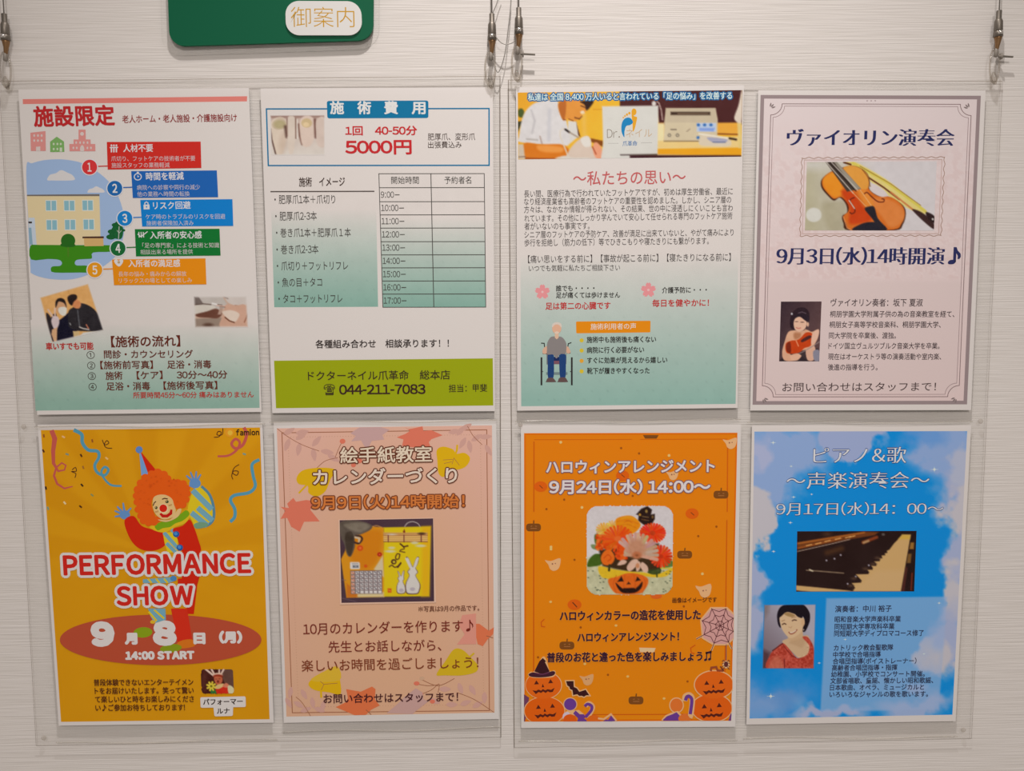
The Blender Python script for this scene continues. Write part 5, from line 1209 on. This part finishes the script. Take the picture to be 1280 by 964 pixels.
for x, y in ((140,212), (230,195), (320,172), (420,150), (520,135), (560,128)): cv.line([(x,y), (x+50,y-12)], 9, (220,160,90), 8)
cv.line([(690,180), (820,130)], 30, (134,60,28), 20); cv.line([(695,182), (740,165)], 20, (176,140,96), 16); cv.line([(340,280), (480,240)], 50, (70,42,24), 40); cv.ell(340, 100, 40, 20, (70,44,30), 30)
cv.ell(885,103,16,12,(90,80,76),12)
KY = (200,160,104)
cv.poly([(1070,105), (1150,106), (1130,230), (1055,655), (590,655), (612,620), (580,575), (670,570), (676,550), (620,490), (740,488), (750,470), (730,445), (780,446), (785,430), (770,405), (815,408), (818,390), (800,365), (850,362), (855,345), (840,335), (876,333), (870,308), (905,304), (900,288), (925,280), (920,262), (945,250), (990,190), (1030,150)], KY, 4)
cv.poly([(1070,105), (1150,106), (1142,150), (1030,150)], (206,164,70), 20); cv.mix(cv.mask([(590,655), (1055,655), (1100,450), (800,450)], 60)*0.4, (204,168,124))
cv.poly([(40,597), (200,612), (560,648), (590,658), (40,658)], KY, 5); cv.poly([(40,645), (180,658), (40,660)], (40,24,20), 5)
cv.line([(140,450), (260,458), (400,470), (500,478)], 9, (150,126,100), 5); cv.line([(170,443), (200,458)], 12, (206,190,160), 6)
for x, y in ((334,355), (412,338), (472,302), (540,582), (618,512), (745,402)): cv.ell(x, y, 8, 8, (170,160,170), 6)
for x, y in ((600,530), (570,600), (712,435), (790,390), (830,330)): cv.ell(x, y, 26, 14, (74,52,40), 20)
cv.poly([(1150,180), (1185,180), (1180,245), (1138,245)], (150,104,44), 14); cv.poly([(1125,290), (1160,290), (1150,380), (1112,380)], (120,84,40), 14); cv.line([(1165,480), (1155,640)], 14, (110,40,24), 10); cv.poly([(1100,420), (1120,420), (1090,655), (1060,655)], (76,36,30), 8)
p.canvas(cv); p.build('photo_of_piano_keys', po)
p = Print(base=60); p.z = Z(945, 745, 9.635)
cv = Canvas([(95,105), (722,100), (700,880), (75,880)], 84, 104, (158,148,154))
cv.grad((90,700), (118,102,110), (520,300), (168,162,174)); cv.poly([(70,640), (170,690), (150,890), (70,890)], (84,56,62), 60); cv.poly([(80,100), (160,100), (150,200), (90,300)], (130,116,118), 60)
cv.blob([(265,340), (255,220), (300,130), (400,100), (560,102), (640,190), (650,290), (620,380), (590,430), (560,430), (555,380), (580,300), (540,240), (300,240), (300,380)], (22,14,24), 5)
cv.blob([(370,520), (560,480), (640,500), (640,700), (520,745), (440,680), (320,560)], (200,166,130), 8)
cv.poly([(400,430), (560,380), (570,520), (440,560), (380,520)], (198,162,124), 10); cv.blob([(400,560), (520,520), (600,500), (560,620), (480,600)], (182,146,110), 30, 0.6)
cv.blob([(285,250), (350,190), (470,220), (545,250), (580,290), (560,400), (520,460), (430,510), (370,480), (310,390)], (210,176,138), 5)
cv.blob([(270,260), (290,170), (400,130), (520,150), (560,260), (500,250), (440,190), (360,200), (300,250)], (22,14,24), 5); cv.blob([(340,215), (390,200), (470,235), (430,255), (370,240)], (150,116,70), 14, 0.8)
cv.ell(565, 320, 22, 44, (206,166,126), 6); cv.ell(572, 408, 10, 10, (150,130,120), 5)
cv.line([(318,345), (340,332), (360,342)], 12, (70,40,30), 6); cv.line([(438,300), (460,288), (486,295)], 12, (70,40,30), 6); cv.line([(310,305), (345,292)], 7, (150,110,80), 6); cv.line([(430,262), (480,255)], 7, (150,110,80), 6)
cv.line(catmull([(398,440), (420,458), (460,445), (492,410)], False), 14, (150,80,60), 5); cv.line(catmull([(412,442), (440,440), (478,418)], False), 9, (222,206,190), 4); cv.line([(395,375), (420,385), (430,370)], 6, (180,136,100), 6)
cv.blob([(150,890), (165,720), (230,640), (320,570), (400,640), (480,740), (540,745), (620,700), (640,600), (560,500), (620,495), (680,580), (705,700), (695,890)], (180,68,52), 6)
nm = cv.mask([(150,890), (165,720), (320,570), (480,740), (620,700), (600,500), (680,560), (700,890)], 8)
cv.noise(38, 22, 141, nm); cv.blob([(160,890), (180,780), (260,720), (320,800), (330,890)], (200,110,84), 40, 0.7); cv.line([(200,660), (320,575)], 12, (90,26,26), 10); cv.line([(330,600), (430,720), (480,745)], 9, (120,34,30), 6); cv.line([(340,760), (345,880)], 10, (110,30,30), 10)
cv.feather((40,128,196), 14); p.canvas(cv); p.build('portrait_in_red_dress', po)
p = Print(base=90)
PW3 = (210,208,214); BO = (24,60,124)
p.text('ピアノ&歌', 1017, 570, 1132.5, 569.2, 19.5, PW3, off=-0.004, serif=True, outline=(BO, 0.9))
p.text('～声楽演奏会～', 983.5, 601.6, 1161.5, 600.4, 20, PW3, off=-0.006, serif=True, outline=(BO, 0.9))
p.text('9月17日(水)14：00～', 970.5, 636.8, 1179, 636, 15.5, PW3, off=-0.006, serif=True, outline=(BO, 0.8))
p.part('title_lettering', po); DN = (44, 44, 70)
for s_, x0, x1, y, h_ in (('演奏者：中川 裕子',1044,1114.5,761.2,7.8), ('昭和音楽大学声楽科卒業',1043.4,1126,774.2,7.2), ('同短期大学専攻科卒業',1043.2,1118,783.4,7.2), ('同短期大学ディプロマコース修了',1042.8,1154.5,791.8,7.2), ('カトリック教会聖歌隊',1042.4,1116.5,809.8,7.2), ('中学校で合唱指導',1041.5,1101,818.4,7), ('合唱団指導(ボイストレーナー)',1041,1145.5,826.6,7), ('高齢者合唱団指導・指揮',1040,1121.5,834.8,7), ('幼稚園、小学校でコンサート開催。',1039,1156,842.8,7), ('文部省唱歌、童謡、懐かしい昭和歌謡、',1038,1166.5,851,7), ('日本歌曲、オペラ、ミュージカルと',1037.6,1155,859.4,7), ('いろいろなジャンルの歌を歌います。',1037,1160,868,7)):
    p.text(s_, x0, y+0.4, x1, y-0.4, h_, DN, off=0.014)
p.build('biography_lettering', po)

bpy.data.objects.remove(_to)
